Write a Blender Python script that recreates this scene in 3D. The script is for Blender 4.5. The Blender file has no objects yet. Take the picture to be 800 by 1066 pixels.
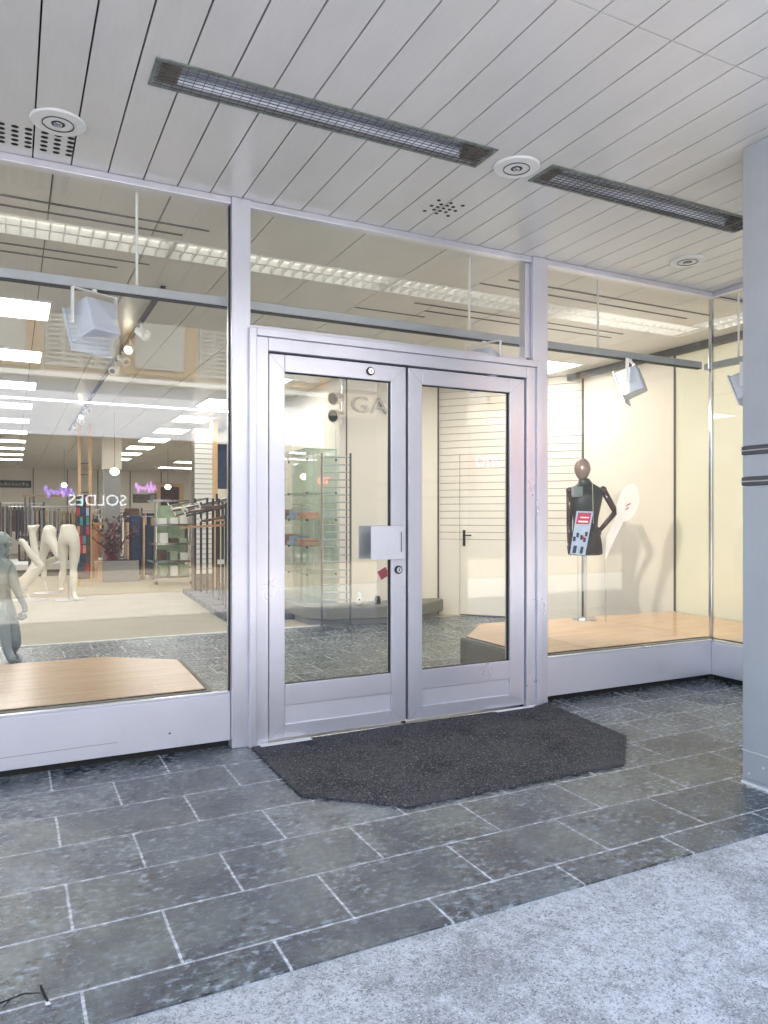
import bpy, bmesh, math, random
from mathutils import Vector, Matrix
random.seed(7)
R = math.radians
scene = bpy.context.scene
COL = scene.collection

# ------------------------------------------------------------------ camera, world, sun, exposure
YAW = R(26.74); SN, CS = math.sin(YAW), math.cos(YAW)
CAM_Y, CAM_H = -4.304, 1.35
cam = bpy.data.cameras.new('camera'); co = bpy.data.objects.new('camera', cam); COL.objects.link(co)
co.location = (0, CAM_Y, CAM_H); co.rotation_euler = (R(90), 0, -YAW)
cam.sensor_fit = 'VERTICAL'; cam.sensor_height = 36; cam.lens = 26.0; cam.shift_y = 0.0056
cam.clip_start = 0.05; cam.clip_end = 500
scene.camera = co

SUN_EL, SUN_AZ = 52, 20          # the sun stands behind the shop, the arcade is in open shade
w = bpy.data.worlds.new('World'); scene.world = w; w.use_nodes = True
nt = w.node_tree; bg = nt.nodes['Background']
sky = nt.nodes.new('ShaderNodeTexSky'); sky.sky_type = 'NISHITA'; sky.sun_disc = False
sky.sun_elevation = R(SUN_EL); sky.sun_rotation = R(SUN_AZ); sky.air_density = 1.0; sky.dust_density = 1.5
nt.links.new(sky.outputs[0], bg.inputs[0]); bg.inputs[1].default_value = 0.15
sl = bpy.data.lights.new('sun', 'SUN'); sl.energy = 4.0; sl.angle = R(0.5); sl.color = (1, .95, .87)
so = bpy.data.objects.new('sun', sl); COL.objects.link(so); so.location = (0, 10, 30)
sd = Vector((math.sin(R(SUN_AZ)) * math.cos(R(SUN_EL)), math.cos(R(SUN_AZ)) * math.cos(R(SUN_EL)), math.sin(R(SUN_EL))))
so.rotation_euler = sd.to_track_quat('Z', 'Y').to_euler()
PANEL_E, LOUVRE_E, SPOT_W = 2.4, .45, 15.0
scene.view_settings.view_transform = 'Standard'; scene.view_settings.look = 'None'
scene.view_settings.exposure = 2.62; scene.view_settings.gamma = 1
scene.view_settings.use_curve_mapping = False
try:
    scene.cycles.use_denoising = True
    scene.cycles.max_bounces = 10; scene.cycles.transparent_max_bounces = 24
    scene.cycles.diffuse_bounces = 5; scene.cycles.glossy_bounces = 4
    scene.cycles.sample_clamp_indirect = 6
except Exception: pass

# ------------------------------------------------------------------ materials
def newmat(name):
    m = bpy.data.materials.new(name); m.use_nodes = True
    return m, m.node_tree, m.node_tree.nodes['Principled BSDF']
def N(t, typ, **kw):
    n = t.nodes.new(typ)
    for k, v in kw.items(): setattr(n, k, v)
    return n
def ramp(t, src, stops):
    r = N(t, 'ShaderNodeValToRGB'); e = r.color_ramp.elements
    while len(e) < len(stops): e.new(.5)
    for q, (p, c) in zip(e, stops): q.position = p; q.color = (*c, 1) if len(c) == 3 else c
    t.links.new(src, r.inputs[0]); return r.outputs[0]
def objco(t, scale=(1, 1, 1), loc=(0, 0, 0)):
    tc = N(t, 'ShaderNodeTexCoord'); mp = N(t, 'ShaderNodeMapping')
    mp.inputs['Scale'].default_value = scale; mp.inputs['Location'].default_value = loc
    t.links.new(tc.outputs['Object'], mp.inputs[0]); return mp.outputs[0]
def noise(t, co_, scale, detail=4, rough=.55):
    n = N(t, 'ShaderNodeTexNoise'); n.inputs['Scale'].default_value = scale; n.inputs['Detail'].default_value = detail
    n.inputs['Roughness'].default_value = rough; t.links.new(co_, n.inputs['Vector']); return n.outputs['Fac']
def cells(t, co_, scale):
    v = N(t, 'ShaderNodeTexVoronoi'); v.inputs['Scale'].default_value = scale; t.links.new(co_, v.inputs['Vector'])
    s_ = N(t, 'ShaderNodeSeparateColor'); t.links.new(v.outputs['Color'], s_.inputs[0]); return s_.outputs[0]
def mixc(t, fac, a, b, mode='MIX'):
    m = N(t, 'ShaderNodeMix', data_type='RGBA', blend_type=mode)
    if isinstance(fac, (int, float)): m.inputs[0].default_value = fac
    else: t.links.new(fac, m.inputs[0])
    for s, v in ((6, a), (7, b)):
        if isinstance(v, tuple): m.inputs[s].default_value = (*v, 1)
        else: t.links.new(v, m.inputs[s])
    return m.outputs[2]
def bump(t, p, h, strength, dist=.01):
    b = N(t, 'ShaderNodeBump'); b.inputs['Strength'].default_value = strength; b.inputs['Distance'].default_value = dist
    t.links.new(h, b.inputs['Height']); t.links.new(b.outputs[0], p.inputs['Normal'])
def plain(name, col, rough=.5, metal=0.0, var=.08, nscale=6, stretch=(1, 1, 1), bmp=0.0):
    m, t, p = newmat(name)
    n = noise(t, objco(t, stretch), nscale)
    lo = tuple(max(0, c * (1 - var)) for c in col); hi = tuple(min(1, c * (1 + var)) for c in col)
    t.links.new(ramp(t, n, [(.3, lo), (.7, hi)]), p.inputs['Base Color'])
    rr = N(t, 'ShaderNodeMapRange'); rr.inputs[3].default_value = max(.02, rough - .06); rr.inputs[4].default_value = rough + .06
    t.links.new(n, rr.inputs[0]); t.links.new(rr.outputs[0], p.inputs['Roughness'])
    p.inputs['Metallic'].default_value = metal
    if bmp: bump(t, p, n, bmp)
    return m
def emit(name, col, strength):
    m, t, p = newmat(name); p.inputs['Base Color'].default_value = (*col, 1)
    p.inputs['Emission Color'].default_value = (*col, 1); p.inputs['Emission Strength'].default_value = strength
    return m
def glass(name, tint=(.985, .99, .98), f0=.042):
    m, t, p = newmat(name); t.nodes.remove(p)
    out = t.nodes['Material Output']
    lw = N(t, 'ShaderNodeLayerWeight'); lw.inputs[0].default_value = .5
    pw = N(t, 'ShaderNodeMath', operation='POWER'); pw.inputs[1].default_value = 5
    t.links.new(lw.outputs['Facing'], pw.inputs[0])
    ma = N(t, 'ShaderNodeMath', operation='MULTIPLY_ADD'); ma.inputs[1].default_value = 1 - f0; ma.inputs[2].default_value = f0
    t.links.new(pw.outputs[0], ma.inputs[0])
    tr = N(t, 'ShaderNodeBsdfTransparent'); tr.inputs[0].default_value = (*tint, 1)
    gl = N(t, 'ShaderNodeBsdfGlossy'); gl.inputs['Roughness'].default_value = 0.0
    mx = N(t, 'ShaderNodeMixShader'); t.links.new(ma.outputs[0], mx.inputs[0])
    t.links.new(tr.outputs[0], mx.inputs[1]); t.links.new(gl.outputs[0], mx.inputs[2]); t.links.new(mx.outputs[0], out.inputs[0])
    return m

def lightpatch_mat():  # half clear white that stands for a patch of reflected light
    m, t, p = newmat('pale_light_patch'); p.inputs['Base Color'].default_value = (.9, .9, .91, 1); p.inputs['Roughness'].default_value = .4
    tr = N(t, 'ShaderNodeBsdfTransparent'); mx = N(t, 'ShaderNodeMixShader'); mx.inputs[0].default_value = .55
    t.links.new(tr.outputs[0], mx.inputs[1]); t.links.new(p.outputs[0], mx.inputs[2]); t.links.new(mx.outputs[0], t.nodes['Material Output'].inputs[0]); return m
def slate_mat():
    m, t, p = newmat('slate')
    c = objco(t, (1, 1, 1), (-.182, 2.03, 0))
    wob = N(t, 'ShaderNodeTexNoise'); wob.inputs['Scale'].default_value = 7; wob.inputs['Detail'].default_value = 3
    t.links.new(c, wob.inputs['Vector'])
    off = N(t, 'ShaderNodeVectorMath', operation='MULTIPLY_ADD'); off.inputs[1].default_value = (.006, .006, 0)
    t.links.new(wob.outputs['Color'], off.inputs[0]); t.links.new(c, off.inputs[2])
    br = N(t, 'ShaderNodeTexBrick', offset=.5, offset_frequency=2, squash=1)
    br.inputs['Scale'].default_value = 1; br.inputs['Brick Width'].default_value = .569; br.inputs['Row Height'].default_value = .345
    br.inputs['Mortar Size'].default_value = .0056; br.inputs['Mortar Smooth'].default_value = .3
    br.inputs['Color1'].default_value = (0, 0, 0, 1); br.inputs['Color2'].default_value = (1, 1, 1, 1); br.inputs['Mortar'].default_value = (.5, .5, .5, 1)
    br.inputs['Bias'].default_value = 0
    t.links.new(off.outputs[0], br.inputs['Vector'])
    tone = ramp(t, br.outputs['Color'], [(0, (.07, .09, .106)), (.3, (.165, .19, .175)), (.6, (.10, .13, .152)), (1, (.245, .275, .282))])
    # cleft slate: ridged relief with worn pale flakes and cleft shadows painted as dark flecks
    wrp = N(t, 'ShaderNodeTexNoise'); wrp.inputs['Scale'].default_value = 4; wrp.inputs['Detail'].default_value = 5; t.links.new(objco(t), wrp.inputs['Vector'])
    wv = N(t, 'ShaderNodeVectorMath', operation='MULTIPLY_ADD'); wv.inputs[1].default_value = (.10, .10, 0)
    t.links.new(wrp.outputs['Color'], wv.inputs[0]); t.links.new(objco(t), wv.inputs[2]); wc = wv.outputs[0]
    n1 = noise(t, objco(t), 1.3, 6, .62); n2 = noise(t, wc, 4.2, 7, .62); n3 = noise(t, objco(t, (1, 1.5, 1)), 24, 6, .66); n4 = noise(t, objco(t, (1, 1.3, 1)), 60, 4, .62)
    c1 = mixc(t, ramp(t, n1, [(.40, (0, 0, 0)), (.62, (.85, .85, .85))]), tone, mixc(t, .4, tone, (.25, .255, .20)))
    c2 = mixc(t, ramp(t, n2, [(.42, (0, 0, 0)), (.60, (.9, .9, .9))]), c1, (.044, .055, .071))
    patch = ramp(t, noise(t, objco(t, (1, 1, 1), (4, 1, 0)), 3.1, 5, .65), [(.42, (.1, .1, .1)), (.56, (1, 1, 1))])
    def masked(src, stops, on=True):
        if not on: return ramp(t, src, stops)
        q = N(t, 'ShaderNodeMath', operation='MULTIPLY'); t.links.new(ramp(t, src, stops), q.inputs[0]); t.links.new(patch, q.inputs[1]); return q.outputs[0]
    c3 = mixc(t, masked(n3, [(.40, (1, 1, 1)), (.47, (0, 0, 0))]), c2, (.014, .018, .025))
    c3 = mixc(t, masked(n3, [(.57, (0, 0, 0)), (.62, (.9, .9, .9))]), c3, (.42, .48, .54))
    c3 = mixc(t, masked(n4, [(.62, (0, 0, 0)), (.66, (.9, .9, .9))], False), c3, (.42, .46, .50))
    c3 = mixc(t, masked(n4, [(.32, (.8, .8, .8)), (.37, (0, 0, 0))], False), c3, (.035, .04, .048))
    gr = mixc(t, ramp(t, n3, [(.4, (0, 0, 0)), (.6, (1, 1, 1))]), (.38, .39, .40), (.82, .83, .84))
    col = mixc(t, br.outputs['Fac'], c3, gr)
    t.links.new(col, p.inputs['Base Color'])
    t.links.new(ramp(t, n3, [(.35, (.14, .14, .14)), (.65, (.36, .36, .36))]), p.inputs['Roughness'])
    p.inputs['Specular IOR Level'].default_value = .6
    ad = N(t, 'ShaderNodeMath', operation='MULTIPLY_ADD'); ad.inputs[1].default_value = .6
    t.links.new(n3, ad.inputs[0]); t.links.new(n2, ad.inputs[2])
    sb = N(t, 'ShaderNodeMath', operation='SUBTRACT'); t.links.new(ad.outputs[0], sb.inputs[0])
    mm = N(t, 'ShaderNodeMath', operation='MULTIPLY'); mm.inputs[1].default_value = .12; t.links.new(br.outputs['Fac'], mm.inputs[0]); t.links.new(mm.outputs[0], sb.inputs[1])
    bump(t, p, sb.outputs[0], .55, .014)
    return m
def concrete_mat():
    m, t, p = newmat('concrete')
    c = objco(t)
    n1 = noise(t, c, 2.6, 8, .72); n2 = noise(t, c, 85, 4, .75); n3 = noise(t, c, 17, 9, .8); n4 = noise(t, c, 240, 2, .6)
    a = ramp(t, n3, [(.33, (.32, .305, .285)), (.46, (.58, .565, .54)), (.64, (.76, .745, .715))])
    b = mixc(t, ramp(t, n1, [(.49, (0, 0, 0)), (.60, (.6, .6, .6))]), a, (.25, .235, .22))
    d = mixc(t, ramp(t, n2, [(.56, (0, 0, 0)), (.63, (.85, .85, .85))]), b, (.155, .145, .145))
    e = mixc(t, ramp(t, n2, [(.34, (.6, .6, .6)), (.42, (0, 0, 0))]), d, (.80, .80, .80))
    e = mixc(t, ramp(t, cells(t, c, 210), [(.82, (0, 0, 0)), (.90, (.6, .6, .6))]), e, (.20, .185, .17))
    e = mixc(t, ramp(t, cells(t, objco(t, (1, 1, 1), (7, 3, 0)), 240), [(.84, (0, 0, 0)), (.92, (.6, .6, .6))]), e, (.86, .86, .85))
    t.links.new(e, p.inputs['Base Color']); p.inputs['Roughness'].default_value = .85
    ad = N(t, 'ShaderNodeMath', operation='ADD'); t.links.new(n2, ad.inputs[0]); t.links.new(n3, ad.inputs[1])
    bump(t, p, ad.outputs[0], .7, .008)
    return m
def mat_mat():
    m, t, p = newmat('coir_mat')
    c = objco(t); n = cells(t, c, 270); n2 = noise(t, c, 3, 7, .72); m2 = cells(t, objco(t, (1, 1, 1), (2, 9, 0)), 130)
    a = ramp(t, n, [(.0, (.010, .010, .012)), (.5, (.04, .038, .042)), (.80, (.075, .072, .078)), (.92, (.28, .27, .29))])
    b = mixc(t, ramp(t, m2, [(.96, (0, 0, 0)), (.98, (.7, .7, .7))]), a, (.40, .39, .41))
    b = mixc(t, ramp(t, n2, [(.45, (0, 0, 0)), (.68, (.55, .55, .55))]), b, (.13, .125, .125))
    b = mixc(t, ramp(t, n2, [(.32, (.6, .6, .6)), (.45, (0, 0, 0))]), b, (.012, .012, .014))
    t.links.new(b, p.inputs['Base Color']); p.inputs['Roughness'].default_value = .9
    bump(t, p, n, 1, .012); return m
def wood_mat(name, lo, hi, stretch=(1.2, 14, 14), rough=.4):
    m, t, p = newmat(name)
    n = noise(t, objco(t, stretch), 2.2, 6, .6); n2 = noise(t, objco(t), 1.2, 2)
    a = ramp(t, n, [(.3, lo), (.7, hi)])
    t.links.new(mixc(t, n2, a, mixc(t, .35, a, hi)), p.inputs['Base Color']); p.inputs['Roughness'].default_value = rough
    return m
def carpet_mat():
    m, t, p = newmat('carpet'); c = objco(t)
    n = noise(t, c, 120, 3, .7); n2 = noise(t, c, 1.3, 4)
    a = ramp(t, n, [(.3, (.31, .28, .215)), (.7, (.45, .415, .335))])
    t.links.new(mixc(t, ramp(t, n2, [(.4, (0, 0, 0)), (.8, (.4, .4, .4))]), a, (.29, .26, .20)), p.inputs['Base Color'])
    p.inputs['Roughness'].default_value = .95; bump(t, p, n, .4, .006); return m
def soffit_mat(name, col, rough):
    m, t, p = newmat(name)
    n = noise(t, objco(t, (1, .35, 1)), 3.0, 5, .6); n2 = noise(t, objco(t, (18, 2, 1)), 4, 3)
    a = ramp(t, n, [(.3, tuple(c * .9 for c in col)), (.7, col)])
    t.links.new(mixc(t, ramp(t, n2, [(.4, (0, 0, 0)), (.7, (.25, .25, .25))]), a, tuple(c * .85 for c in col)), p.inputs['Base Color'])
    p.inputs['Roughness'].default_value = rough; p.inputs['Specular IOR Level'].default_value = .6
    return m
def alu_mat(name, col, stretch, metal=.55, rough=.29, wear=.18):
    m, t, p = newmat(name)
    n = noise(t, objco(t, stretch), 3, 4, .6); n2 = noise(t, objco(t), 1.6, 5, .6); n3 = noise(t, objco(t), 40, 2)
    a = ramp(t, n, [(.3, tuple(c * .965 for c in col)), (.7, col)])
    b = mixc(t, ramp(t, n2, [(.45, (0, 0, 0)), (.8, (.7, .7, .7))]), a, tuple(c * (1 - wear) for c in col))
    b = mixc(t, ramp(t, n3, [(.73, (0, 0, 0)), (.79, (.4, .4, .4))]), b, tuple(c * .6 for c in col))
    t.links.new(b, p.inputs['Base Color']); p.inputs['Metallic'].default_value = metal
    rr = N(t, 'ShaderNodeMapRange'); rr.inputs[3].default_value = rough - .08; rr.inputs[4].default_value = rough + .1
    t.links.new(n2, rr.inputs[0]); t.links.new(rr.outputs[0], p.inputs['Roughness'])
    return m

ALU = (.69, .69, .755)
M = dict(
    slate=slate_mat(), concrete=concrete_mat(), doormat=mat_mat(), carpet=carpet_mat(),
    soffit=soffit_mat('soffit_paint', (.72, .71, .69), .22), ceil=soffit_mat('ceiling_paint', (.70, .68, .63), .35),
    alu_v=alu_mat('anodised_upright', ALU, (40, 40, .6)), alu_h=alu_mat('anodised_rail', ALU, (.6, 40, 40)),
    alu_panel=alu_mat('anodised_panel', (.72, .72, .785), (.7, 30, 30), .45, .34),
    alu_pillar=alu_mat('pillar_cladding', (.50, .525, .56), (20, 20, .5), .3, .45, .22),
    steel=plain('brushed_steel', (.55, .56, .58), .3, .9, .1, 8, (1, 1, 12)),
    chrome=plain('chrome', (.75, .76, .78), .12, 1.0, .04), greyrail=plain('grey_rail', (.42, .44, .47), .4, .4, .06),
    dark=plain('dark_void', (.012, .012, .014), .7), black=plain('black_metal', (.02, .02, .022), .4, .3),
    rubber=plain('black_gasket', (.015, .015, .02), .6), cream=plain('cream_wall', (.80, .755, .665), .6, 0, .03, 2),
    pinkcream=plain('warm_wall_panel', (.80, .735, .645), .55, 0, .03, 2), yellow=plain('pale_yellow_wall', (.77, .75, .61), .55, 0, .03, 2),
    white=plain('white_plastic', (.80, .80, .78), .4, 0, .03), bone=plain('bone_mannequin', (.76, .735, .66), .45, 0, .05, 9),
    greyskin=plain('grey_green_mannequin', (.22, .255, .245), .28, 0, .08, 6), bluegrey=plain('bluish_grey_paint', (.58, .62, .70), .4, .2, .05),
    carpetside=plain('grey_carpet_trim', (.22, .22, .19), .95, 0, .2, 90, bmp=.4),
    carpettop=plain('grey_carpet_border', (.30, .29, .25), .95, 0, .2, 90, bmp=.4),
    wood=wood_mat('beech_board', (.54, .345, .20), (.72, .505, .325), rough=.26), woodv=wood_mat('beech_upright', (.55, .34, .16), (.72, .48, .25), (14, 14, 1.2)),
    orange=wood_mat('orange_wood', (.48, .22, .08), (.60, .30, .12), (1.2, 14, 14)),
    glass=glass('window_glass', f0=.05), cabglass=glass('cabinet_glass', (.955, .985, .97), .03),
    greenedge=plain('green_glass_edge', (.25, .42, .36), .2, 0, .1),
    panel_e=emit('light_panel', (1.0, .975, .94), PANEL_E), louvre_e=emit('fluorescent_tube', (1.0, .96, .88), LOUVRE_E),
    bulb=emit('lit_bulb', (1.0, .9, .72), 6), globe=emit('globe_lamp', (1.0, .88, .65), 2.2),
    copper=plain('copper_lacquer', (.26, .195, .18), .35, .3, .1), armwood=plain('dark_lacquered_wood', (.065, .045, .045), .22, .3, .3, 5),
    cloth=plain('black_knit', (.016, .020, .022), .38, 0, .4, 14, bmp=.3), shorts=plain('dark_brown_cloth', (.030, .022, .022), .75, 0, .4, 14, bmp=.3),
    chestreflect=plain('chest_reflection_grey', (.16, .20, .22), .6, 0, .2), navy=plain('navy_denim', (.022, .035, .085), .8, 0, .35, 10, bmp=.3),
    grey=plain('grey_laminate', (.30, .30, .31), .5, 0, .06), dgrey=plain('dark_grey_laminate', (.085, .085, .09), .5, 0, .15),
    taupe=plain('taupe_cloth', (.20, .165, .13), .85, 0, .35, 8), brown=plain('brown_cloth', (.10, .055, .04), .85, 0, .35, 8),
    sand=plain('sand_cloth', (.42, .33, .22), .85, 0, .3, 8), red=plain('red_leaf', (.24, .03, .035), .6, 0, .35, 9), redtag=plain('red_card', (.45, .02, .05), .5),
    bluecard=plain('pale_blue_card', (.36, .47, .66), .4, 0, .08, 20), magenta=plain('magenta_card', (.40, .03, .10), .4),
    tan=plain('tan_render', (.40, .35, .28), .8, 0, .1, 1.5), brownwood=plain('brown_window_frame', (.28, .17, .08), .6, 0, .2),
    whiteboard=plain('white_shutter', (.30, .30, .295), .5), fascia=plain('pale_blue_fascia', (.66, .72, .82), .4, 0, .04, 1),
    shopdark=plain('dim_shop_window', (.06, .065, .075), .2), oxide=plain('tarnished_metal', (.24, .27, .24), .6, .4, .35, 25),
    reflector=plain('heater_reflector', (.62, .64, .68), .3, .45, .15, 6), tile_w=plain('white_louvre', (.80, .80, .78), .3, .1, .03),
    purple_e=emit('purple_neon', (.45, .25, 1.0), .45), pink_e=emit('pink_neon', (.85, .40, 1.0), .4), red_e=emit('red_sign', (1.0, .04, .08), 8), white_e=emit('white_letters', (.85, .92, 1.0), .5),
    rust=plain('salmon_cloth', (.56, .31, .22), .6, 0, .3), teal=plain('teal_print', (.05, .25, .27), .5, 0, .3), green=plain('sage_box', (.34, .42, .30), .6, 0, .2),
    letter=plain('grey_letter', (.30, .29, .27), .35, .3, .2, 20), lightpatch=lightpatch_mat(),
)

# ------------------------------------------------------------------ mesh helpers
class MB:
    def __init__(s): s.bm = bmesh.new()
    def box(s, x0, x1, y0, y1, z0, z1, rot=None):
        r = bmesh.ops.create_cube(s.bm, size=1.0)
        mat = Matrix.Translation(((x0 + x1) / 2, (y0 + y1) / 2, (z0 + z1) / 2)) @ Matrix.Diagonal((abs(x1 - x0), abs(y1 - y0), abs(z1 - z0), 1))
        if rot is not None: mat = rot @ mat
        bmesh.ops.transform(s.bm, matrix=mat, verts=r['verts']); return s
    def prism(s, pts, z0, z1):
        b = s.bm
        lo = [b.verts.new((x, y, z0)) for x, y in pts]; hi = [b.verts.new((x, y, z1)) for x, y in pts]
        n = len(pts); fs = [b.faces.new(lo), b.faces.new(hi)]
        for i in range(n): fs.append(b.faces.new((lo[i], lo[(i + 1) % n], hi[(i + 1) % n], hi[i])))
        bmesh.ops.recalc_face_normals(b, faces=fs); return s
    def tube(s, p0, p1, r, r2=None, seg=10):
        p0, p1 = Vector(p0), Vector(p1); d = p1 - p0; L = d.length
        if L < 1e-6: return s
        c = bmesh.ops.create_cone(s.bm, cap_ends=True, segments=seg, radius1=r, radius2=r if r2 is None else r2, depth=L)
        bmesh.ops.transform(s.bm, matrix=Matrix.Translation((p0 + p1) / 2) @ d.to_track_quat('Z', 'Y').to_matrix().to_4x4(), verts=c['verts']); return s
    def bar(s, p0, p1, wx, wz):
        p0, p1 = Vector(p0), Vector(p1); d = p1 - p0
        c = bmesh.ops.create_cube(s.bm, size=1.0)
        bmesh.ops.transform(s.bm, matrix=Matrix.Translation((p0 + p1) / 2) @ d.to_track_quat('Z', 'Y').to_matrix().to_4x4() @ Matrix.Diagonal((wx, wz, d.length, 1)), verts=c['verts']); return s
    def ball(s, c, r, sc=(1, 1, 1), seg=16):
        q = bmesh.ops.create_uvsphere(s.bm, u_segments=seg, v_segments=max(8, seg * 2 // 3), radius=r)
        bmesh.ops.transform(s.bm, matrix=Matrix.Translation(c) @ Matrix.Diagonal((*sc, 1)), verts=q['verts']); return s
    def lathe(s, prof, c=(0, 0, 0), seg=32, caps=True):
        b = s.bm; rings = []
        for r, z in prof:
            rings.append([b.verts.new((c[0] + r * math.cos(2 * math.pi * k / seg), c[1] + r * math.sin(2 * math.pi * k / seg), c[2] + z)) for k in range(seg)])
        fs = []
        for a, d in zip(rings, rings[1:]):
            for k in range(seg): fs.append(b.faces.new((a[k], a[(k + 1) % seg], d[(k + 1) % seg], d[k])))
        if caps and prof[0][0] > 1e-5: fs.append(b.faces.new(rings[0]))
        if caps and prof[-1][0] > 1e-5: fs.append(b.faces.new(rings[-1]))
        bmesh.ops.recalc_face_normals(b, faces=fs); return s
    def quad(s, *p):
        s.bm.faces.new([s.bm.verts.new(q) for q in p]); return s
    def build(s, name, mat, parent=None, bevel=0.0, smooth=False, loc=None):
        me = bpy.data.meshes.new(name); s.bm.to_mesh(me); s.bm.free()
        if mat is not None: me.materials.append(mat)
        if smooth:
            for f in me.polygons: f.use_smooth = True
        o = bpy.data.objects.new(name, me); COL.objects.link(o)
        if parent is not None:
            o.parent = parent; bpy.context.view_layer.update() if False else None
            # meshes are modelled in world space: undo the parent's own place
            o.matrix_parent_inverse = WORLD[parent.name].inverted() if parent.name in WORLD else Matrix()
        if bevel:
            bv = o.modifiers.new('bevel', 'BEVEL'); bv.width = bevel; bv.segments = 2; bv.limit_method = 'ANGLE'
        return o
WORLD = {}
def tag(o, label=None, cat=None, group=None, kind=None):
    if label: o['label'] = label
    if cat: o['category'] = cat
    if group: o['group'] = group
    if kind: o['kind'] = kind
    return o
def thing(name, label, cat, loc=(0, 0, 0), group=None, kind=None):
    o = bpy.data.objects.new(name, None); COL.objects.link(o); o.location = loc; o.empty_display_size = .1
    WORLD[o.name] = Matrix.Translation(loc)
    return tag(o, label, cat, group, kind)
def kids(o): return [c for c in bpy.data.objects if c.parent == o]
def copy_tree(o, loc, label=None, rz=0.0):
    c = o.copy(); COL.objects.link(c); c.location = loc; c.rotation_euler = (0, 0, rz)
    if label: c['label'] = label
    for ch in kids(o):
        d = ch.copy(); COL.objects.link(d); d.parent = c
        for g in kids(ch):
            e = g.copy(); COL.objects.link(e); e.parent = d
    return c
def skin(name, joints, bones, mat, parent=None, sub=2):
    me = bpy.data.meshes.new(name); keys = list(joints)
    me.from_pydata([joints[k][0] for k in keys], [(keys.index(a), keys.index(b)) for a, b in bones], [])
    o = bpy.data.objects.new(name, me); COL.objects.link(o); me.materials.append(mat)
    sk = o.modifiers.new('skin', 'SKIN'); sk.use_smooth_shade = True
    lay = me.skin_vertices[0].data if me.skin_vertices else None
    if lay is None:
        bm = bmesh.new(); bm.from_mesh(me); bm.verts.layers.skin.verify(); bm.to_mesh(me); bm.free(); lay = me.skin_vertices[0].data
    for i, k in enumerate(keys):
        r = joints[k][1]; lay[i].radius = r if isinstance(r, tuple) else (r, r); lay[i].use_root = (i == 0)
    ss = o.modifiers.new('smooth', 'SUBSURF'); ss.levels = sub; ss.render_levels = sub
    if parent is not None:
        o.parent = parent; o.matrix_parent_inverse = WORLD[parent.name].inverted()
    return o
def text(name, body, size, mat, loc, rot, parent=None, ext=.006, sx=1.0):
    cu = bpy.data.curves.new(name, 'FONT'); cu.body = body; cu.size = size; cu.extrude = ext
    cu.align_x = 'CENTER'; cu.align_y = 'CENTER'; cu.materials.append(mat)
    tmp = bpy.data.objects.new(name + '_curve', cu); COL.objects.link(tmp)
    me = bpy.data.meshes.new_from_object(tmp.evaluated_get(bpy.context.evaluated_depsgraph_get())); bpy.data.objects.remove(tmp)
    if not me.materials: me.materials.append(mat)
    o = bpy.data.objects.new(name, me); COL.objects.link(o); o.location = loc; o.rotation_euler = rot; o.scale = (sx, 1, 1)
    if parent is not None:
        o.parent = parent; o.matrix_parent_inverse = WORLD[parent.name].inverted()
    return o
def ray(px, py, t):
    """point at distance t along the view axis through a photo pixel (used to take sizes off the photo)"""
    u = (px - 400) / 770; return Vector((t * (SN + u * CS), CAM_Y + t * (CS - u * SN), CAM_H - (py - 539) / 770 * t))
ORD = ['first', 'second', 'third', 'fourth', 'fifth', 'sixth', 'seventh', 'eighth', 'ninth', 'tenth', 'eleventh', 'twelfth']

CZ = 3.23       # soffit
IZ = 3.20       # shop ceiling
# ------------------------------------------------------------------ setting
tag(MB().box(-40, 60, -60, 40, -.5, -.006).build('pavement', M['concrete']), 'pale speckled concrete pavement in front of the slate floor', None, None, 'structure')
tag(MB().box(-6, 9.5, -2.205, 4.3, -.3, 0).build('slate_floor', M['slate']), 'grey green slate tile floor with pale joints', None, None, 'structure')
tag(MB().box(-6, 9.5, 4.312, 27, -.3, .004).build('carpet_floor', M['carpet']), 'beige carpet of the sales floor', None, None, 'structure')
tag(MB().box(-6, 3.8, 4.285, 4.33, -.05, .009).build('floor_trim_strip', M['white']), 'bright metal strip between slate and carpet', None, None, 'structure')

# soffit of the arcade: metal planks running away from the street
HOLES = [(.545, 2.202, -1.180, -1.003), (2.588, 4.232, -1.180, -1.003)]
def cut(r, holes):
    out = [r]
    for hx0, hx1, hy0, hy1 in holes:
        nx = []
        for a, b, c_, d_ in out:
            if b <= hx0 or a >= hx1 or d_ <= hy0 or c_ >= hy1: nx.append((a, b, c_, d_)); continue
            nx += [(a, b, c_, hy0), (a, b, hy1, d_)]
            if a < hx0: nx.append((a, hx0, hy0, hy1))
            if b > hx1: nx.append((hx1, b, hy0, hy1))
        out = nx
    return out
mb = MB(); PW = .1855; x = .099 - PW * 34
while x < 10:
    for a, b, c_, d_ in cut((x + .0038, x + PW - .0038, -2.208, 0.02), HOLES): mb.box(a, b, c_, d_, CZ, CZ + .02)
    mb.box(x + .0038, x + PW - .0038, -3.05, -2.214, CZ, CZ + .02)
    x += PW
tag(mb.build('ceiling', M['soffit']), 'pale grey metal plank soffit of the arcade', None, None, 'structure')
tag((lambda q: (q.box(-6.2, 10, -3.09, -3.055, CZ, CZ + .159), q)[1])(MB().box(-6.2, 10, -3.08, .02, CZ + .16, CZ + .3)).build('soffit_slab', M['dark']), 'slab above the plank soffit', None, None, 'structure')
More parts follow.
